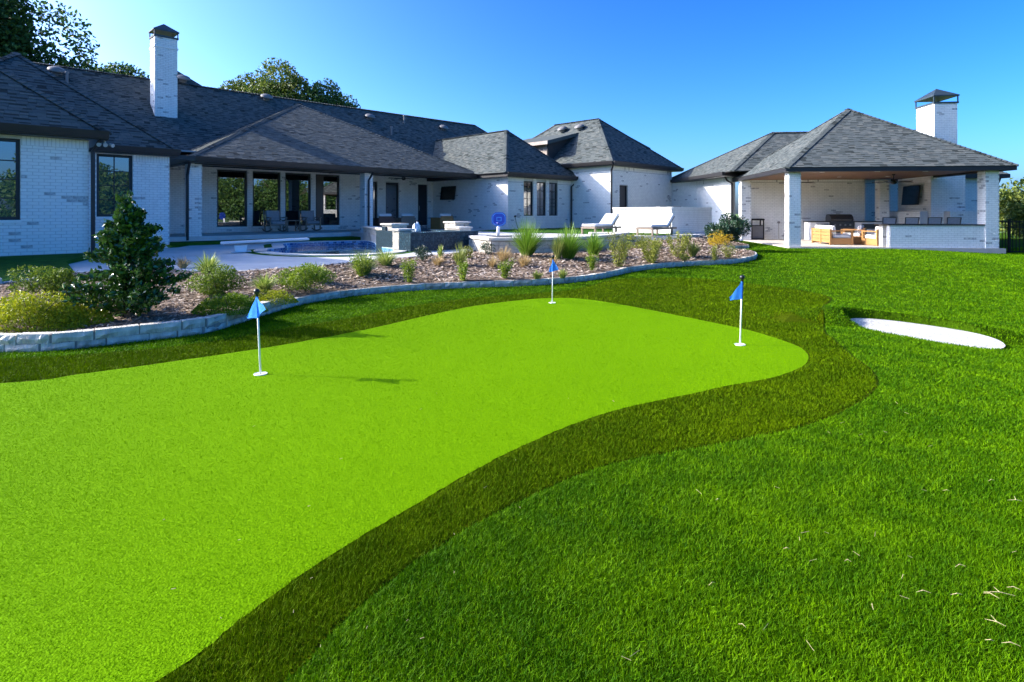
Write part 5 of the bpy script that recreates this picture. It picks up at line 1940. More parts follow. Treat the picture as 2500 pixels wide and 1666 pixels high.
mb.add(v, [tuple(range(k)), tuple(range(k, 2 * k))[::-1]] + [(i, k + i, k + (i + 1) % k, (i + 1) % k) for i in range(k)])
mb.build('hood', 'darksteel', t, smooth=False)
mb = MB(P)
mb.box(4.06, 5.08, 6.02, 6.44, .55, 1.055)
pn = mb.build('control_panel', 'darksteel', t)
for x in (4.25, 4.47, 4.69, 4.90):
    mb = MB(P)
    mb.tube([(x, 6.02, .90), (x, 5.975, .90)], [.04, .035], 12)
    mb.build('knob', 'steel', pn)
mb = MB(P)
mb.tube([(4.2, 6.0, 1.13), (4.2, 5.96, 1.13), (4.94, 5.96, 1.13), (4.94, 6.0, 1.13)], .014, 8)
mb.build('handle', 'steel', t)
mb = MB(P)
mb.box(4.1, 5.04, 6.05, 6.40, .2, .549)
mb.build('cabinet', 'steel', t)

def teak_seat(frame, length, label, name='garden_sofa', cat='sofa', group='teak seats under the pavilion', loc=None, cushion='whitecush'):
    """slatted teak seat facing +x of its frame; back at x=0, running along y"""
    t = thing(name, label, cat, loc, group)
    L_ = length
    for y in (0, L_ - .07):
        mb = MB(frame)
        mb.box(0.0, .07, y, y + .07, 0, .62)
        mb.build('back_post', 'teak', t)
        mb = MB(frame)
        mb.box(.80, .87, y, y + .07, 0, .52)
        mb.build('front_post', 'teak', t)
        mb = MB(frame)
        mb.box(.071, .87, y - .01, y + .08, .521, .56)
        mb.build('armrest', 'teak', t)
        mb = MB(frame)
        mb.box(.071, .799, y + .02, y + .05, .02, .26)
        mb.build('side_panel', 'teak', t)
    for k in range(4):
        z = .08 + k * .138
        mb = MB(frame)
        mb.box(.01, .04, .071, L_ - .071, z, z + .125)
        mb.build('back_slat', 'teak', t)
    if L_ > 1.2:
        mb = MB(frame)
        mb.box(-.012, .009, L_ / 2 - .05, L_ / 2 + .05, .02, .62)
        mb.build('back_stile', 'teak', t)
    mb = MB(frame)
    mb.box(.05, .82, .071, L_ - .071, .10, .24)
    mb.build('seat_box', 'teak', t)
    n_ = 2 if L_ > 1.2 else 1
    for k in range(n_):
        y0, y1 = .08 + k * (L_ - .16) / n_, .08 + (k + 1) * (L_ - .16) / n_ - .01
        mb = MB(frame)
        mb.bevbox(.16, .86, y0, y1, .245, .40, .04)
        mb.build('seat_cushion', cushion, t)
        fb = lambda x, y, z: frame(.06 + x + .12 * z * -1 + .06, y, .40 + z)
        mb = MB(fb)
        mb.bevbox(0, .17, y0, y1, 0, .34, .04)
        mb.build('back_cushion', cushion, t)
    return t
def rot_frame(f0, s0, ang, z=0.202):
    ca, sa = math.cos(ang), math.sin(ang)
    return lambda x, y, zz: P(f0 + x * ca - y * sa, s0 + x * sa + y * ca, z + zz)
teak_seat(rot_frame(2.35, 2.0, 0.0), 1.75, 'teak loveseat with slatted back turned to the left, beside the front pavilion column', loc=P(2.7, 2.8, .2))
teak_seat(rot_frame(4.75, 4.2, math.radians(150)), 0.85, 'teak armchair with white cushions in front of the grill', 'garden_armchair', 'armchair', loc=P(4.5, 4.4, .2))
teak_seat(rot_frame(4.6, 1.5, math.radians(100)), 0.85, 'teak armchair next to the bar wall, its slatted back to the lawn', 'garden_armchair', 'armchair', loc=P(4.2, 1.9, .2))
t = thing('coffee_table', 'low square teak coffee table between the pavilion seats', 'table', P(3.75, 2.8, .2))
mb = MB(P)
mb.bevbox(3.4, 4.1, 2.5, 3.2, .46, .50, .01)
mb.build('table_top', 'teak', t)
mb = MB(P)
mb.box(3.42, 4.08, 2.52, 2.56, .21, .458)
mb.box(3.42, 3.46, 2.561, 3.18, .21, .458)
mb.box(4.04, 4.08, 2.561, 3.18, .21, .458)
mb.build('apron', 'teak', t)
for k, f_ in enumerate((4.28, 5.08, 5.88, 6.55)):
    nm = ('first', 'second', 'third', 'fourth')[k]
    t = thing('bar_stool', '%s dark bar stool from the left behind the bar wall' % nm, 'bar stool', P(f_, 1.75, .2), 'bar stools in the pavilion')
    fr = lambda x, y, z: P(f_ + x, 1.75 + y, .2 + z)
    for x in (-.22, .22):
        for y in (-.2, .2):
            mb = MB(fr)
            mb.bar((x, y, 0), (x * .85, y * .85, .68), .03, .03)
            mb.build('leg', 'darksteel', t)
    mb = MB(fr)
    mb.bevbox(-.23, .23, -.22, .22, .68, .74, .02)
    mb.build('seat', 'cushion', t)
    mb = MB(fr)
    mb.bar((-.22, -.2, .74), (-.24, -.26, 1.08), .03, .03)
    mb.bar((.22, -.2, .74), (.24, -.26, 1.08), .03, .03)
    mb.bar((-.24, -.26, 1.07), (.24, -.26, 1.07), .03, .03)
    mb.build('back_frame', 'darksteel', t)
    mb = MB(fr)
    mb.add([(-.22, -.215, .80), (.22, -.215, .80), (.225, -.255, 1.05), (-.225, -.255, 1.05), (-.22, -.205, .80), (.22, -.205, .80), (.225, -.245, 1.05), (-.225, -.245, 1.05)],
           [(0, 1, 2, 3), (7, 6, 5, 4), (0, 4, 5, 1), (3, 2, 6, 7)])
    mb.build('back_sling', 'cushion', t)
t = thing('trash_can', 'tall framed outdoor trash can against the pavilion back wall', 'trash can', P(0.95, 6.55, .2))
mb = MB(P)
for x in (.66, 1.19):
    for y in (6.28, 6.76):
        mb.box(x, x + .05, y, y + .05, .2, 1.10)
mb.bevbox(.64, 1.26, 6.26, 6.83, 1.10, 1.18, .02)
mb.box(.66, 1.24, 6.28, 6.81, .201, .26)
mb.box(.71, 1.19, 6.285, 6.32, .84, .88)
mb.build('frame', 'iron', t)
mb = MB(P)
mb.box(.711, 1.189, 6.30, 6.78, .262, .838)
mb.build('bin_panel', 'vent', t)
mb = MB(P)
mb.tube([(2.1, 6.97, 1.0), (2.1, 6.9, 1.0)], .06, 8)
mb.tube([(2.1, 6.93, .95), (2.1, 6.93, .22)], .015, 6)
mb.build('wall_faucet', 'vent', label='small grey box and pipe on the pavilion back wall', cat='pipe')

# ------------------------------------------------------------------ iron fence on the right
fence = thing('iron_fence', 'black iron picket fence at the right end of the pavilion', 'fence', P(10.5, 1.2, -.1))
fa, fb_ = np.array(PX(7.35, 1.0)), np.array(PX(14.0, 0.4))
fl = float(np.linalg.norm(fb_ - fa))
fdv = (fb_ - fa) / fl
def FF(t, z):
    return (fa[0] + fdv[0] * t, fa[1] + fdv[1] * t, z)
for z in (0.05, 0.93, 1.13):
    mb = MB()
    mb.bar(FF(0, z), FF(fl, z), .03, .035)
    mb.build('rail', 'iron', fence)
t_ = 0.05
i_ = 0
while t_ < fl:
    mb = MB()
    if i_ % 16 == 6:
        mb.bar(FF(t_, -.3), FF(t_, 1.22), .07, .07)
        mb.build('fence_post', 'iron', fence)
    else:
        mb.bar(FF(t_, 0.0), FF(t_, 1.18), .018, .018)
        mb.build('picket', 'iron', fence)
    t_ += .11
    i_ += 1
# ------------------------------------------------------------------ plants
def leaf_cloud(C, size, aspect=0.45, nrm_bias=None, bias=0.5, droop=0.0, rng=RNG):
    """one folded diamond leaf per point: returns V, F(quads)"""
    n = len(C)
    d = rng.normal(size=(n, 3))
    if nrm_bias is not None:
        d = d + nrm_bias * (bias * 2.2)
    d[:, 2] -= droop
    d /= np.linalg.norm(d, axis=1)[:, None] + 1e-9
    ref = rng.normal(size=(n, 3))
    s = np.cross(d, ref)
    s /= np.linalg.norm(s, axis=1)[:, None] + 1e-9
    up = np.cross(s, d)
    sz = (np.asarray(size) if np.ndim(size) else np.full(n, size)) * rng.uniform(0.65, 1.3, n)
    L = sz[:, None]
    V = np.zeros((n, 4, 3))
    V[:, 0] = C - d * L * 0.5
    V[:, 1] = C + s * L * aspect * 0.5 + up * L * 0.08
    V[:, 2] = C + d * L * 0.5
    V[:, 3] = C - s * L * aspect * 0.5 + up * L * 0.08
    return V.reshape(-1, 3), np.arange(n * 4).reshape(-1, 4)

def leafy(name, parent, C, size, m, aspect=.45, outward=None, bias=.5, droop=0.0, kind=None):
    V, F = leaf_cloud(C, size, aspect, outward, bias, droop)
    tint = np.repeat(RNG.uniform(0, 1, len(C)) ** 1.4, 4)
    return np_mesh(name, V, F, m, parent, tint=tint, kind=kind)

def lumpy_ball(n, rx, ry, rz, lumps, rng, fill=0.35, flat=0.0):
    """points through a lumpy ellipsoid volume made of overlapping lobes"""
    lc = rng.normal(size=(lumps, 3))
    lc /= np.linalg.norm(lc, axis=1)[:, None]
    big = lumps > 60
    lc *= rng.uniform(0.3, 0.80 if big else 0.72, lumps)[:, None]
    lr = rng.uniform(0.20, 0.30, lumps) if big else rng.uniform(0.28, 0.48, lumps)
    k = rng.integers(0, lumps, n)
    d = rng.normal(size=(n, 3))
    d /= np.linalg.norm(d, axis=1)[:, None]
    r = rng.uniform(fill, 1, n) ** 0.5
    p = lc[k] + d * (lr[k] * r)[:, None]
    return p * np.array([rx, ry, rz]), d

ML = {}
ML['holly'] = leaf_mat('holly_leaf', (0.016, 0.062, 0.012), (0.095, 0.19, 0.022), 0.22, 0.12, 0.6)
ML['dome'] = leaf_mat('shrub_leaf', (0.055, 0.12, 0.010), (0.27, 0.35, 0.03), 0.5, 0.25, 0.2)
ML['lime'] = leaf_mat('lime_leaf', (0.18, 0.24, 0.004), (0.55, 0.54, 0.02), 0.45, 0.3, 0.35)
ML['box'] = leaf_mat('box_leaf', (0.08, 0.17, 0.006), (0.36, 0.44, 0.02), 0.45, 0.3, 0.35)
ML['olive'] = leaf_mat('olive_leaf', (0.11, 0.15, 0.012), (0.40, 0.40, 0.06), 0.5, 0.3, 0.3)
ML['yellow'] = leaf_mat('yellow_leaf', (0.34, 0.22, 0.01), (0.75, 0.52, 0.03), 0.5, 0.3, 0.3)
ML['dark'] = leaf_mat('dark_leaf', (0.012, 0.042, 0.018), (0.05, 0.11, 0.04), 0.35, 0.15, 0.5)
ML['tree'] = leaf_mat('tree_leaf', (0.022, 0.070, 0.018), (0.12, 0.20, 0.035), 0.5, 0.25, 0.3)
ML['tree2'] = leaf_mat('tree_leaf_yellowish', (0.04, 0.085, 0.014), (0.23, 0.27, 0.04), 0.5, 0.25, 0.3)
ML['lirio'] = leaf_mat('variegated_blade', (0.14, 0.25, 0.015), (0.60, 0.64, 0.18), 0.4, 0.25, 0.4)
ML['muhly'] = leaf_mat('green_blade', (0.06, 0.18, 0.006), (0.30, 0.46, 0.05), 0.5, 0.3, 0.3)
ML['tan'] = leaf_mat('tan_blade', (0.36, 0.25, 0.10), (0.68, 0.52, 0.26), 0.6, 0.3, 0.2)
ML['palegrass'] = leaf_mat('pale_green_blade', (0.14, 0.21, 0.03), (0.44, 0.46, 0.12), 0.5, 0.3, 0.3)

def tuft(parent, name, x, y, z, n, h, spread, width, m, rng, arch=0.6, upright=0.0):
    """arching blades from one crown, three segments each"""
    az = rng.uniform(0, 2 * math.pi, n)
    rad = spread * np.sqrt(rng.uniform(0.02, 1, n))
    hh = h * rng.uniform(0.55, 1.1, n) * (1 - 0.35 * (rad / spread) ** 2)
    bx_ = x + np.cos(az) * rad * 0.18 + rng.normal(0, .01, n)
    by_ = y + np.sin(az) * rad * 0.18 + rng.normal(0, .01, n)
    V = np.zeros((n, 8, 3))
    sx, sy = -np.sin(az + rng.normal(0, .5, n)), np.cos(az + rng.normal(0, .5, n))
    w = width * rng.uniform(.6, 1.3, n)
    for k, q in enumerate((0, .4, .75, 1.0)):
        out = rad * (q ** (1.5 - upright * .3))
        zz = hh * (q - arch * (rad / spread) * q ** 2.6 * .6)
        wk = w * (1.0, 1.0, .65, .08)[k]
        for j, sg in enumerate((-1, 1)):
            V[:, k * 2 + j, 0] = bx_ + np.cos(az) * out + sx * wk * sg
            V[:, k * 2 + j, 1] = by_ + np.sin(az) * out + sy * wk * sg
            V[:, k * 2 + j, 2] = z + zz
    fac = np.array([[0, 1, 3, 2], [2, 3, 5, 4], [4, 5, 7, 6]])
    F = ((np.arange(n) * 8)[:, None, None] + fac[None]).reshape(-1, 4)
    return np_mesh(name, V.reshape(-1, 3), F, m, parent, tint=np.repeat(rng.uniform(0, 1, n), 8))

def place(px, py):
    return on_land(px, py, bed1, .25)

PCOUNT = [0]
def shrub(px, py, hpx, wpx, mkey, label, n, leaf, cat='shrub', name='shrub', shape='dome', stems=5, group=None, aspect=.45):
    PCOUNT[0] += 1
    rng = np.random.default_rng(200 + PCOUNT[0])
    X, Y = place(px, py)
    z = bed1(X, Y)
    hh, ww = hpx / FOC * Y, wpx / FOC * Y
    t = thing(name, label, cat, (X, Y, z), group)
    n = int(n * 1.7)
    leaf *= 1.12
    ww *= 1.12
    if shape == 'dome':
        C, d = lumpy_ball(n, ww * .56, ww * .56, hh * .62, 16, rng)
        C[:, 2] = np.maximum(C[:, 2] + hh * .48, rng.uniform(0.02, .06, n))
        C += (X, Y, z)
    elif shape == 'vase':
        u = rng.uniform(0, 1, n) ** .75
        az = rng.uniform(0, 2 * math.pi, n)
        ns = 16
        saz = rng.uniform(0, 2 * math.pi, ns)
        k = rng.integers(0, ns, n)
        srad = rng.uniform(.25, 1, ns)
        sh = rng.uniform(.7, 1.05, ns)
        rr_ = srad[k] * (.12 + .88 * u ** .8) * ww * .48
        C = np.stack([X + np.cos(saz[k]) * rr_, Y + np.sin(saz[k]) * rr_, z + u * hh * sh[k]], -1) + rng.normal(0, leaf * .8, (n, 3))
        C[:, 2] = np.maximum(C[:, 2], z + .02)
        d = np.stack([np.cos(saz[k]), np.sin(saz[k]), np.full(n, .8)], -1)
    else:                                       # spread: low mat with upturned sprays
        a = rng.uniform(0, 2 * math.pi, n)
        r_ = np.sqrt(rng.uniform(0, 1, n))
        lump = .75 + .35 * np.sin(a * 3 + px) * r_
        C = np.stack([X + np.cos(a) * r_ * ww * .5, Y + np.sin(a) * r_ * ww * .32, z + hh * lump * (1 - r_ ** 2.4) * rng.uniform(.35, 1.0, n) + .02], -1)
        d = np.stack([np.cos(a) * .5, np.sin(a) * .5, np.ones(n)], -1)
    leafy('foliage', t, C, leaf, ML[mkey], aspect, d, .5)
    mb = MB()
    r = random.Random(PCOUNT[0])
    for k in range(stems):
        a = r.uniform(0, 6.28)
        q = r.uniform(.15, .38) * ww
        mb.tube([(X + math.cos(a) * .01, Y + math.sin(a) * .01, z - .02), (X + math.cos(a) * q * .4, Y + math.sin(a) * q * .4, z + hh * .35), (X + math.cos(a) * q, Y + math.sin(a) * q, z + hh * .75)], [.009, .006, .003], 5)
    mb.build('stems', 'stem', t)
    return t
def grass(px, py, hpx, wpx, mkey, label, n, width, arch=.6, cat='ornamental grass', name='grass_clump', group=None):
    PCOUNT[0] += 1
    rng = np.random.default_rng(400 + PCOUNT[0])
    X, Y = place(px, py)
    z = bed1(X, Y)
    t = thing(name, label, cat, (X, Y, z), group)
    tuft(t, 'blades', X, Y, z, n, hpx / FOC * Y * 1.12, wpx / FOC * Y * .5, width, ML[mkey], rng, arch)
    return t

# holly at the left, the biggest plant of the bed
X, Y = place(318, 775)
z = bed1(X, Y)
hl = thing('holly_tree', 'large glossy dark green holly at the left of the bed', 'tree', (X, Y, z))
rng = np.random.default_rng(77)
hh = 1.44
mb = MB()
mb.tube([(X, Y, z - .03), (X + .01, Y, z + .4), (X - .02, Y + .01, z + .9), (X - .03, Y, z + 1.4)], [.032, .027, .018, .006], 8)
tips = []
for k in range(84):
    q = rng.uniform(.02, .95)
    a = rng.uniform(0, 2 * math.pi)
    lenb = (0.66 * (1 - q) ** .78 + .06) * rng.choice([.55, .75, .9, 1.0, 1.2], p=[.15, .2, .3, .25, .1])
    base_ = np.array([X - .01, Y, z + hh * q * .88])
    tip = base_ + np.array([math.cos(a) * lenb, math.sin(a) * lenb, rng.uniform(.02, .30) * lenb + .06])
    mid_ = (base_ + tip) / 2 + np.array([0, 0, -.02])
    mb.tube([tuple(base_), tuple(mid_), tuple(tip)], [.010, .007, .003], 5)
    tips.append((base_, tip))
for k in range(7):                              # upright leader shoots
    tips.append((np.array([X - .02, Y, z + 1.0]), np.array([X - .02 + rng.normal(0, .06), Y + rng.normal(0, .06), z + rng.uniform(1.28, 1.56)])))
mb.build('trunk', 'stem', hl)
C, D = [], []
for b_, t_ in tips:
    k = 170
    q = rng.uniform(.15, 1.05, k)
    c_ = b_ + (t_ - b_) * q[:, None] + rng.normal(0, .050, (k, 3)) * (1.2 - q[:, None] * .75)
    C.append(c_)
    D.append(np.tile((t_ - b_) / np.linalg.norm(t_ - b_), (k, 1)) + np.array([0, 0, .3]))
C, D = np.concatenate(C), np.concatenate(D)
C[:, 2] = np.maximum(C[:, 2], z + .03)
leafy('foliage', hl, C, .068, ML['holly'], .56, D, .6)

G1 = 'rounded shrubs in the bed'
shrub(125, 716, 80, 140, 'dome', 'rounded green shrub against the shaded turf behind the lime groundcover', 2600, .035)
shrub(75, 805, 112, 235, 'lime', 'bright lime spreading shrub at the left edge of the photo', 5200, .030, shape='spread', stems=3)
shrub(175, 790, 80, 170, 'lime', 'lime shrub lobe just left of the holly', 2600, .030, shape='spread', stems=3)
shrub(530, 722, 74, 122, 'dome', 'rounded dark green shrub right of the holly', 2600, .033)
shrub(748, 712, 72, 118, 'box', 'rounded mid green shrub above the stone edging, right of the left flag', 2600, .033)
shrub(562, 764, 56, 160, 'box', 'low spreading green shrub behind the left flag', 3600, .028, shape='spread', stems=3)
shrub(665, 742, 40, 110, 'lime', 'low yellow-green shrub right of the left flag, on the stone edging', 1500, .026, shape='spread', stems=3)
grass(446, 656, 34, 52, 'tan', 'small tan grass clump at the deck edge beside the holly', 260, .004)
grass(507, 668, 52, 92, 'lirio', 'variegated strap-leaf clump beside the pool deck, first from the holly', 230, .008)
grass(645, 684, 52, 82, 'lirio', 'variegated strap-leaf clump beside the pool deck, second from the holly', 230, .008)
grass(775, 668, 50, 72, 'lirio', 'variegated strap-leaf clump behind the rounded mid green shrub', 230, .008)
grass(888, 672, 62, 90, 'lirio', 'variegated strap-leaf clump rising behind a vase-shaped shrub', 260, .008)
grass(942, 646, 46, 84, 'lirio', 'variegated strap-leaf clump in front of the spa corner', 220, .009)
shrub(884, 690, 56, 62, 'box', 'vase-shaped shrub below the strap-leaf clump near the spa', 800, .030, shape='vase')
G2 = 'small vase-shaped shrubs along the bed'
shrub(1000, 690, 58, 44, 'box', 'small vase-shaped shrub left of the dry grass, right of the strap-leaf clumps', 700, .030, shape='vase', group=G2)
shrub(1130, 686, 52, 38, 'box', 'small vase-shaped shrub in front of the mixed tan and green grass', 650, .030, shape='vase', group=G2)
shrub(1233, 680, 46, 36, 'box', 'small vase-shaped shrub left of the far flag', 600, .030, shape='vase', group=G2)
shrub(1447, 662, 44, 32, 'box', 'small dense green shrub right of the far flag', 600, .028, shape='vase', group=G2)
shrub(1033, 638, 40, 46, 'dark', 'small dark green shrub in front of the tiled spa wall', 650, .032)
shrub(1187, 622, 34, 40, 'dark', 'small dark shrub in front of the lit end of the terrace wall', 520, .032)
grass(1076, 630, 36, 24, 'lirio', 'tiny pale clump between the spa and the mixed grass', 90, .008)
grass(1070, 666, 28, 46, 'tan', 'dry tan grass clump in the open mulch', 220, .005)
grass(1122, 648, 56, 52, 'palegrass', 'tall pale green and tan grass clump right of the spa', 260, .006)
shrub(1145, 632, 34, 34, 'olive', 'small olive shrub behind the tall pale grass clump', 400, .03)
grass(1230, 640, 46, 60, 'tan', 'golden tan grass clump by the terrace wall', 320, .005)
grass(1203, 658, 30, 42, 'tan', 'faded tan grass clump in the middle of the mulch', 200, .005)
grass(1280, 652, 34, 50, 'tan', 'straw coloured grass clump below the tall green grass', 240, .005)
grass(1287, 626, 92, 110, 'muhly', 'tall fine green grass in front of the terrace wall, nearest the blue hoop', 700, .005, .35)
grass(1388, 626, 84, 112, 'muhly', 'wide green grass clump in the middle of the terrace wall', 700, .005, .5)
grass(1362, 634, 64, 42, 'palegrass', 'upright yellow-green grass left of the wide green clump', 260, .006, .3)
grass(1350, 648, 28, 36, 'tan', 'dry tan grass behind the far flag', 180, .005)
grass(1450, 624, 64, 84, 'muhly', 'green grass clump behind the tall olive shrub', 420, .006, .5)
shrub(1508, 652, 84, 80, 'olive', 'tall olive vase-shaped shrub at the bend of the edging', 1500, .035, shape='vase')
shrub(1590, 628, 58, 100, 'olive', 'wide olive shrub below the first lounger', 1500, .04, shape='vase')
shrub(1560, 606, 40, 70, 'olive', 'low olive green shrub on the terrace edge', 800, .04)
shrub(1655, 612, 62, 82, 'olive', 'loose olive shrub in front of the second lounger', 1300, .04, shape='vase')
grass(1692, 602, 40, 44, 'palegrass', 'pale yellow-green grass clump beside the loose olive shrub', 260, .007, .3)
shrub(1672, 606, 20, 26, 'olive', 'tiny olive shrub left of the pale grass clump', 220, .035)
shrub(1745, 636, 36, 34, 'olive', 'small olive shrub in front of the yellow shrub', 420, .032, shape='vase')
shrub(1778, 630, 32, 36, 'olive', 'small olive-tan shrub right of the yellow shrub', 420, .032, shape='vase')
shrub(1755, 604, 40, 58, 'yellow', 'golden yellow shrub near the right end of the bed', 1100, .035)
shrub(1772, 598, 84, 92, 'dark', 'tall dark green shrub at the right end of the bed, against the lit wall', 3600, .075)
grass(1312, 682, 26, 38, 'palegrass', 'striped yellow-green clump left of the far flag pole', 110, .008)
grass(1373, 680, 26, 34, 'palegrass', 'striped yellow-green clump right of the far flag pole', 110, .008)

# ------------------------------------------------------------------ trees
def tree(x, y, z0, height, rx, rz, n, leaf, mkey, label, seed, lumps=40, trunk=True, group=None, name='tree'):
    rng = np.random.default_rng(seed)
    t = thing(name, label, 'tree', (x, y, z0), group)
    cz = z0 + height - rz
    C, d = lumpy_ball(n, rx, rx, rz, lumps, rng, .3)
    C += (x, y, cz)
    if lumps > 60:
        C, d = C[C[:, 2] > 5.2], d[C[:, 2] > 5.2]
    leafy('crown', t, C, leaf, ML[mkey], .55, d, .35)
    mb = MB()
    r = random.Random(seed)
    mb.tube([(x, y, z0 - .3), (x + .1, y, z0 + (cz - z0) * .5), (x, y + .1, cz)], [height * .028, height * .02, height * .012], 9)
    for k in range(9):
        a = r.uniform(0, 6.28)
        q = r.uniform(.45, .85)
        b0 = Vector((x, y, z0 + (cz - z0) * r.uniform(.45, .95)))
        e0_ = Vector((x + math.cos(a) * rx * q, y + math.sin(a) * rx * q, cz + r.uniform(-.2, .6) * rz))
        m0_ = (b0 + e0_) / 2 + Vector((0, 0, rz * .12))
        mb.tube([tuple(b0), tuple(m0_), tuple(e0_)], [height * .011, height * .007, height * .003], 6)
    mb.build('trunk', 'bark', t)
    return t
tree(-30.6, 31.0, 0, 15.4, 8.6, 9.0, 330000, .27, 'tree', 'big dark tree rising behind the left wing roof', 1, 170)
tree(-25.2, 34.0, 0, 10.4, 3.0, 3.2, 12000, .24, 'tree', 'dark tree sloping down towards the chimney', 2, 30)
tree(-27.8, 41.0, 0, 13.0, 3.2, 3.2, 12000, .24, 'tree', 'small tree top just left of the chimney', 3, 22)
tree(-23.0, 50.0, 0, 14.0, 4.4, 4.4, 26000, .27, 'tree2', 'left lobe of the trees behind the middle roof, lower and yellowish', 4, 26)
tree(-19.4, 50.5, 0, 14.5, 4.4, 4.8, 30000, .27, 'tree2', 'tallest rounded tree behind the middle of the roof', 5, 28)
tree(-16.0, 51.0, 0, 13.0, 3.6, 4.4, 20000, .27, 'tree', 'dark tree at the right of the group behind the roof', 6, 18)
tree(29.0, 32.0, -.4, 4.2, 2.6, 2.2, 9000, .22, 'tree2', 'round green tree beyond the iron fence at the right edge', 7, 26)
# trees across the garden, outside the frame; the porch windows mirror them
for k, (x, y, hgt) in enumerate(((23, -7, 6.6), (25, -2.5, 6.0), (27, 2, 6.8), (28, 6.5, 6.2), (30, 11, 6.9), (33, 15.5, 6.4), (36, 8, 7.5), (33, 0, 7.6), (30, -6, 7.8), (20, -11, 7.2))):
    tree(x, y, -.4, hgt, 3.7, hgt * .47, 9000, .34, 'tree', 'one of the garden trees mirrored in the porch windows', 20 + k, 26, group='trees mirrored in the porch windows')

# ------------------------------------------------------------------ turf blades
def scatter(n, y0, y1, ref, margin=1.3):
    """points in a wedge in front of the camera, density falling off with distance squared beyond ref"""
    ys = np.linspace(y0, y1, 2000)
    dens = (1.80 * ys + 2 * margin) / np.maximum(ys, ref) ** 2
    cdf = np.cumsum(dens)
    cdf /= cdf[-1]
    Y = np.interp(RNG.uniform(0, 1, n), cdf, ys)
    X = RNG.uniform(-1, 1, n) * (0.90 * Y + margin)
    return X, Y
def blades(name, X, Y, h, w, lean, m, label, wscale=.0010, tpow=1.0, hmin=.7):
    n = len(X)
    Z = land(X, Y) + 0.003
    R = np.hypot(X, Y)
    W = np.maximum(w, R * wscale) * RNG.uniform(.7, 1.3, n)
    Hh = h * RNG.uniform(hmin, 1.2, n) * (1 + 0.02 * R)
    az = RNG.uniform(0, 2 * math.pi, n)
    ln = lean * Hh * RNG.uniform(.1, 1.3, n)
    fa_ = RNG.uniform(0, math.pi, n)
    sx, sy = np.cos(fa_), np.sin(fa_)
    V = np.zeros((n, 3, 3), dtype=np.float32)
    for j, sg in enumerate((-1, 1)):
        V[:, j, 0] = X + sx * W * sg
        V[:, j, 1] = Y + sy * W * sg
        V[:, j, 2] = Z
    V[:, 2, 0] = X + np.cos(az) * ln
    V[:, 2, 1] = Y + np.sin(az) * ln
    V[:, 2, 2] = Z + Hh * np.sqrt(np.clip(1 - (ln / Hh) ** 2 * .35, .2, 1))
    np_mesh(name, V.reshape(-1, 3), np.arange(n * 3).reshape(-1, 3), m, tint=np.repeat(np.clip((RNG.uniform(0, 1, n) ** tpow + .10 * np.sin((X * .5 + Y) * 5.5 + 1.5 * np.sin(X * 1.3)) + .07 * np.sin((X - Y * .3) * 2.3)) * (0.75 + 0.35 * np.sin(X * 9 + 2 * np.sin(Y * 7)) * np.sin(Y * 8 + 2 * np.sin(X * 6))), 0, 1), 3), kind='stuff', label=label, cat='grass')
X, Y = scatter(1700000, 1.25, 24, 2.4, 0.9)
ing = in_poly(X, Y, green_poly[::3])
inf = in_poly(X, Y, fringe_poly[::3]) & ~ing
wl_s = wall_line[::3] + [wall_line[-1]]
keepout = wl_s + [(9.6, 26), (-30, 26), (-30, 4)]
fs_ = (X - PC[0]) * math.cos(PA) - (Y - PC[1]) * math.sin(PA)
ss_ = (X - PC[0]) * math.sin(PA) + (Y - PC[1]) * math.cos(PA)
ok = ~in_poly(X, Y, keepout) & ~((fs_ > .1) & (fs_ < 7.4) & (ss_ > .12)) & (bunker_r(X, Y)[0] > 1.03)
nearw = np.nonzero(ok & ~ing & (Y > 5.2) & (X < 9.5))[0]
ok[nearw] &= seg_dist(X[nearw], Y[nearw], wl_s) > .07
lawnm = ok & ~ing & ~inf
k = RNG.uniform(0, 1, len(X))
seam = np.zeros(len(X), dtype=bool)
si = np.nonzero(Y < 16)[0]
seam[si] = np.minimum(seg_dist(X[si], Y[si], green_poly[::4]), seg_dist(X[si], Y[si], fringe_poly[::4])) < .003 + .0019 * Y[si]
ok &= ~seam
lawnm &= ~seam
m_ = lawnm
blades('lawn_grass', X[m_], Y[m_], .021, .0019, 1.2, 'blade_lawn', 'deep green lawn turf with a long pile around the putting green', .00058)
m_ = inf & ok & (k < .85)
blades('fringe_grass', X[m_], Y[m_], .022, .0016, .8, 'blade_fringe', 'olive green fringe turf round the putting green', .00062)
m_ = ing & ~seam & (k < .75)
blades('green_grass', X[m_], Y[m_], .011, .0017, .95, 'blade_green', 'bright lime short pile of the putting green', .0006)

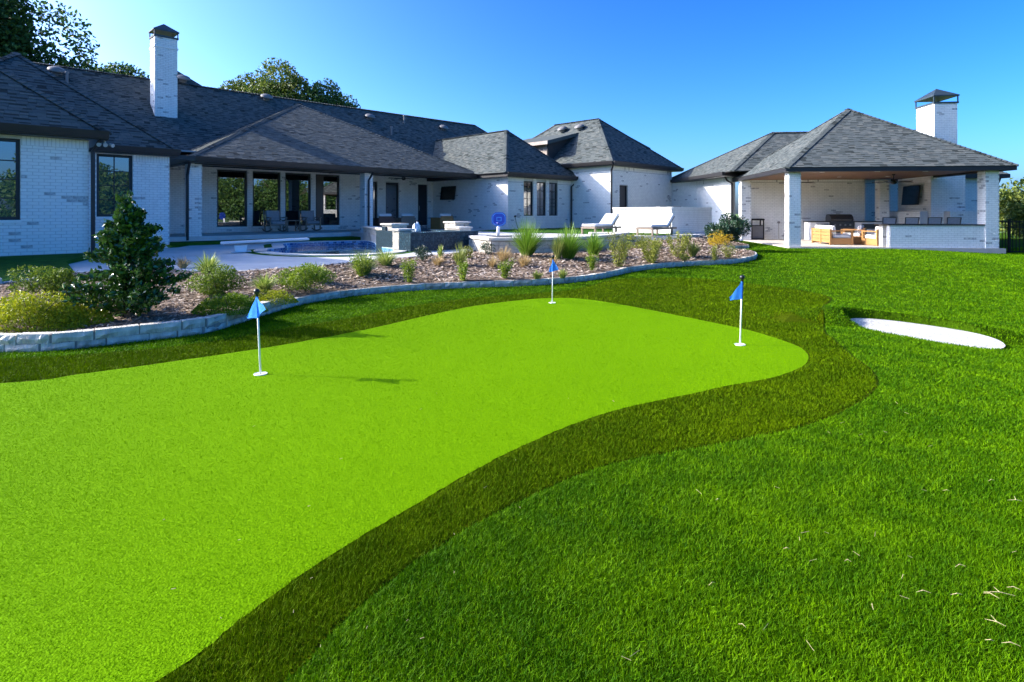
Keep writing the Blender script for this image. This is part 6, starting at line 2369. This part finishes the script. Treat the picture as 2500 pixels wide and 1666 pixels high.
# dry straw lying on the lawn
r = random.Random(9)
mb = MB()
for (px, py, ln, an) in ((2440, 1473, .10, -.35), (2478, 1240, .06, -.4), (2430, 1545, .06, -.9), (2420, 1478, .05, -1.0), (2416, 1590, .025, -.6), (2475, 1460, .04, -.7), (2468, 1600, .05, -.5), (1752, 1237, .02, -.2),
                         (1738, 1448, .03, .3), (2130, 1505, .03, 1.2), (1812, 1553, .03, -1.0), (2070, 1392, .025, -.6), (1920, 1360, .025, -.5), (2335, 1475, .04, -.2), (2310, 1215, .03, -.6), (2420, 1190, .03, -.2),
                         (2345, 1405, .04, -.15), (2205, 1430, .03, .6), (2255, 1470, .05, -.3)):
    x, y = on_land(px, py)
    zz = land1(x, y) + .038
    ln *= .8
    p = [(x - math.cos(an) * ln * .6, y - math.sin(an) * ln * .6, zz - .006), (x, y + r.uniform(-.006, .006), zz + .004), (x + math.cos(an) * ln * .6, y + math.sin(an) * ln * .6, zz)]
    mb.tube(p, [.0006, .0014, .0005], 4)
    if ln > .045:
        mb.tube([p[1], (x + r.uniform(-.02, .02), y + .02, zz + .01)], [.0014, .0005], 4)
for k in range(22):
    px, py = r.uniform(300, 1500), r.uniform(900, 1600)
    x, y = on_land(px, py)
    an, ln = r.uniform(0, 3.14), r.uniform(.003, .010)
    zz = land1(x, y) + .016
    mb.tube([(x - math.cos(an) * ln, y - math.sin(an) * ln, zz), (x + math.cos(an) * ln, y + math.sin(an) * ln, zz + .003)], [.0014, .001], 4)
for k in range(26):
    px, py = r.uniform(1500, 2490), r.uniform(950, 1640)
    x, y = on_land(px, py)
    if in_poly(np.array([x]), np.array([y]), fringe_poly)[0]:
        continue
    an, ln = r.uniform(0, 3.14), r.uniform(.008, .022)
    zz = land1(x, y) + .034
    mb.tube([(x - math.cos(an) * ln, y - math.sin(an) * ln, zz), (x + math.cos(an) * ln, y + math.sin(an) * ln, zz + .005)], [.0008, .0006], 4)
mb.build('straw', 'straw', kind='stuff', label='bits of dry straw lying on the lawn at lower right', cat='straw')
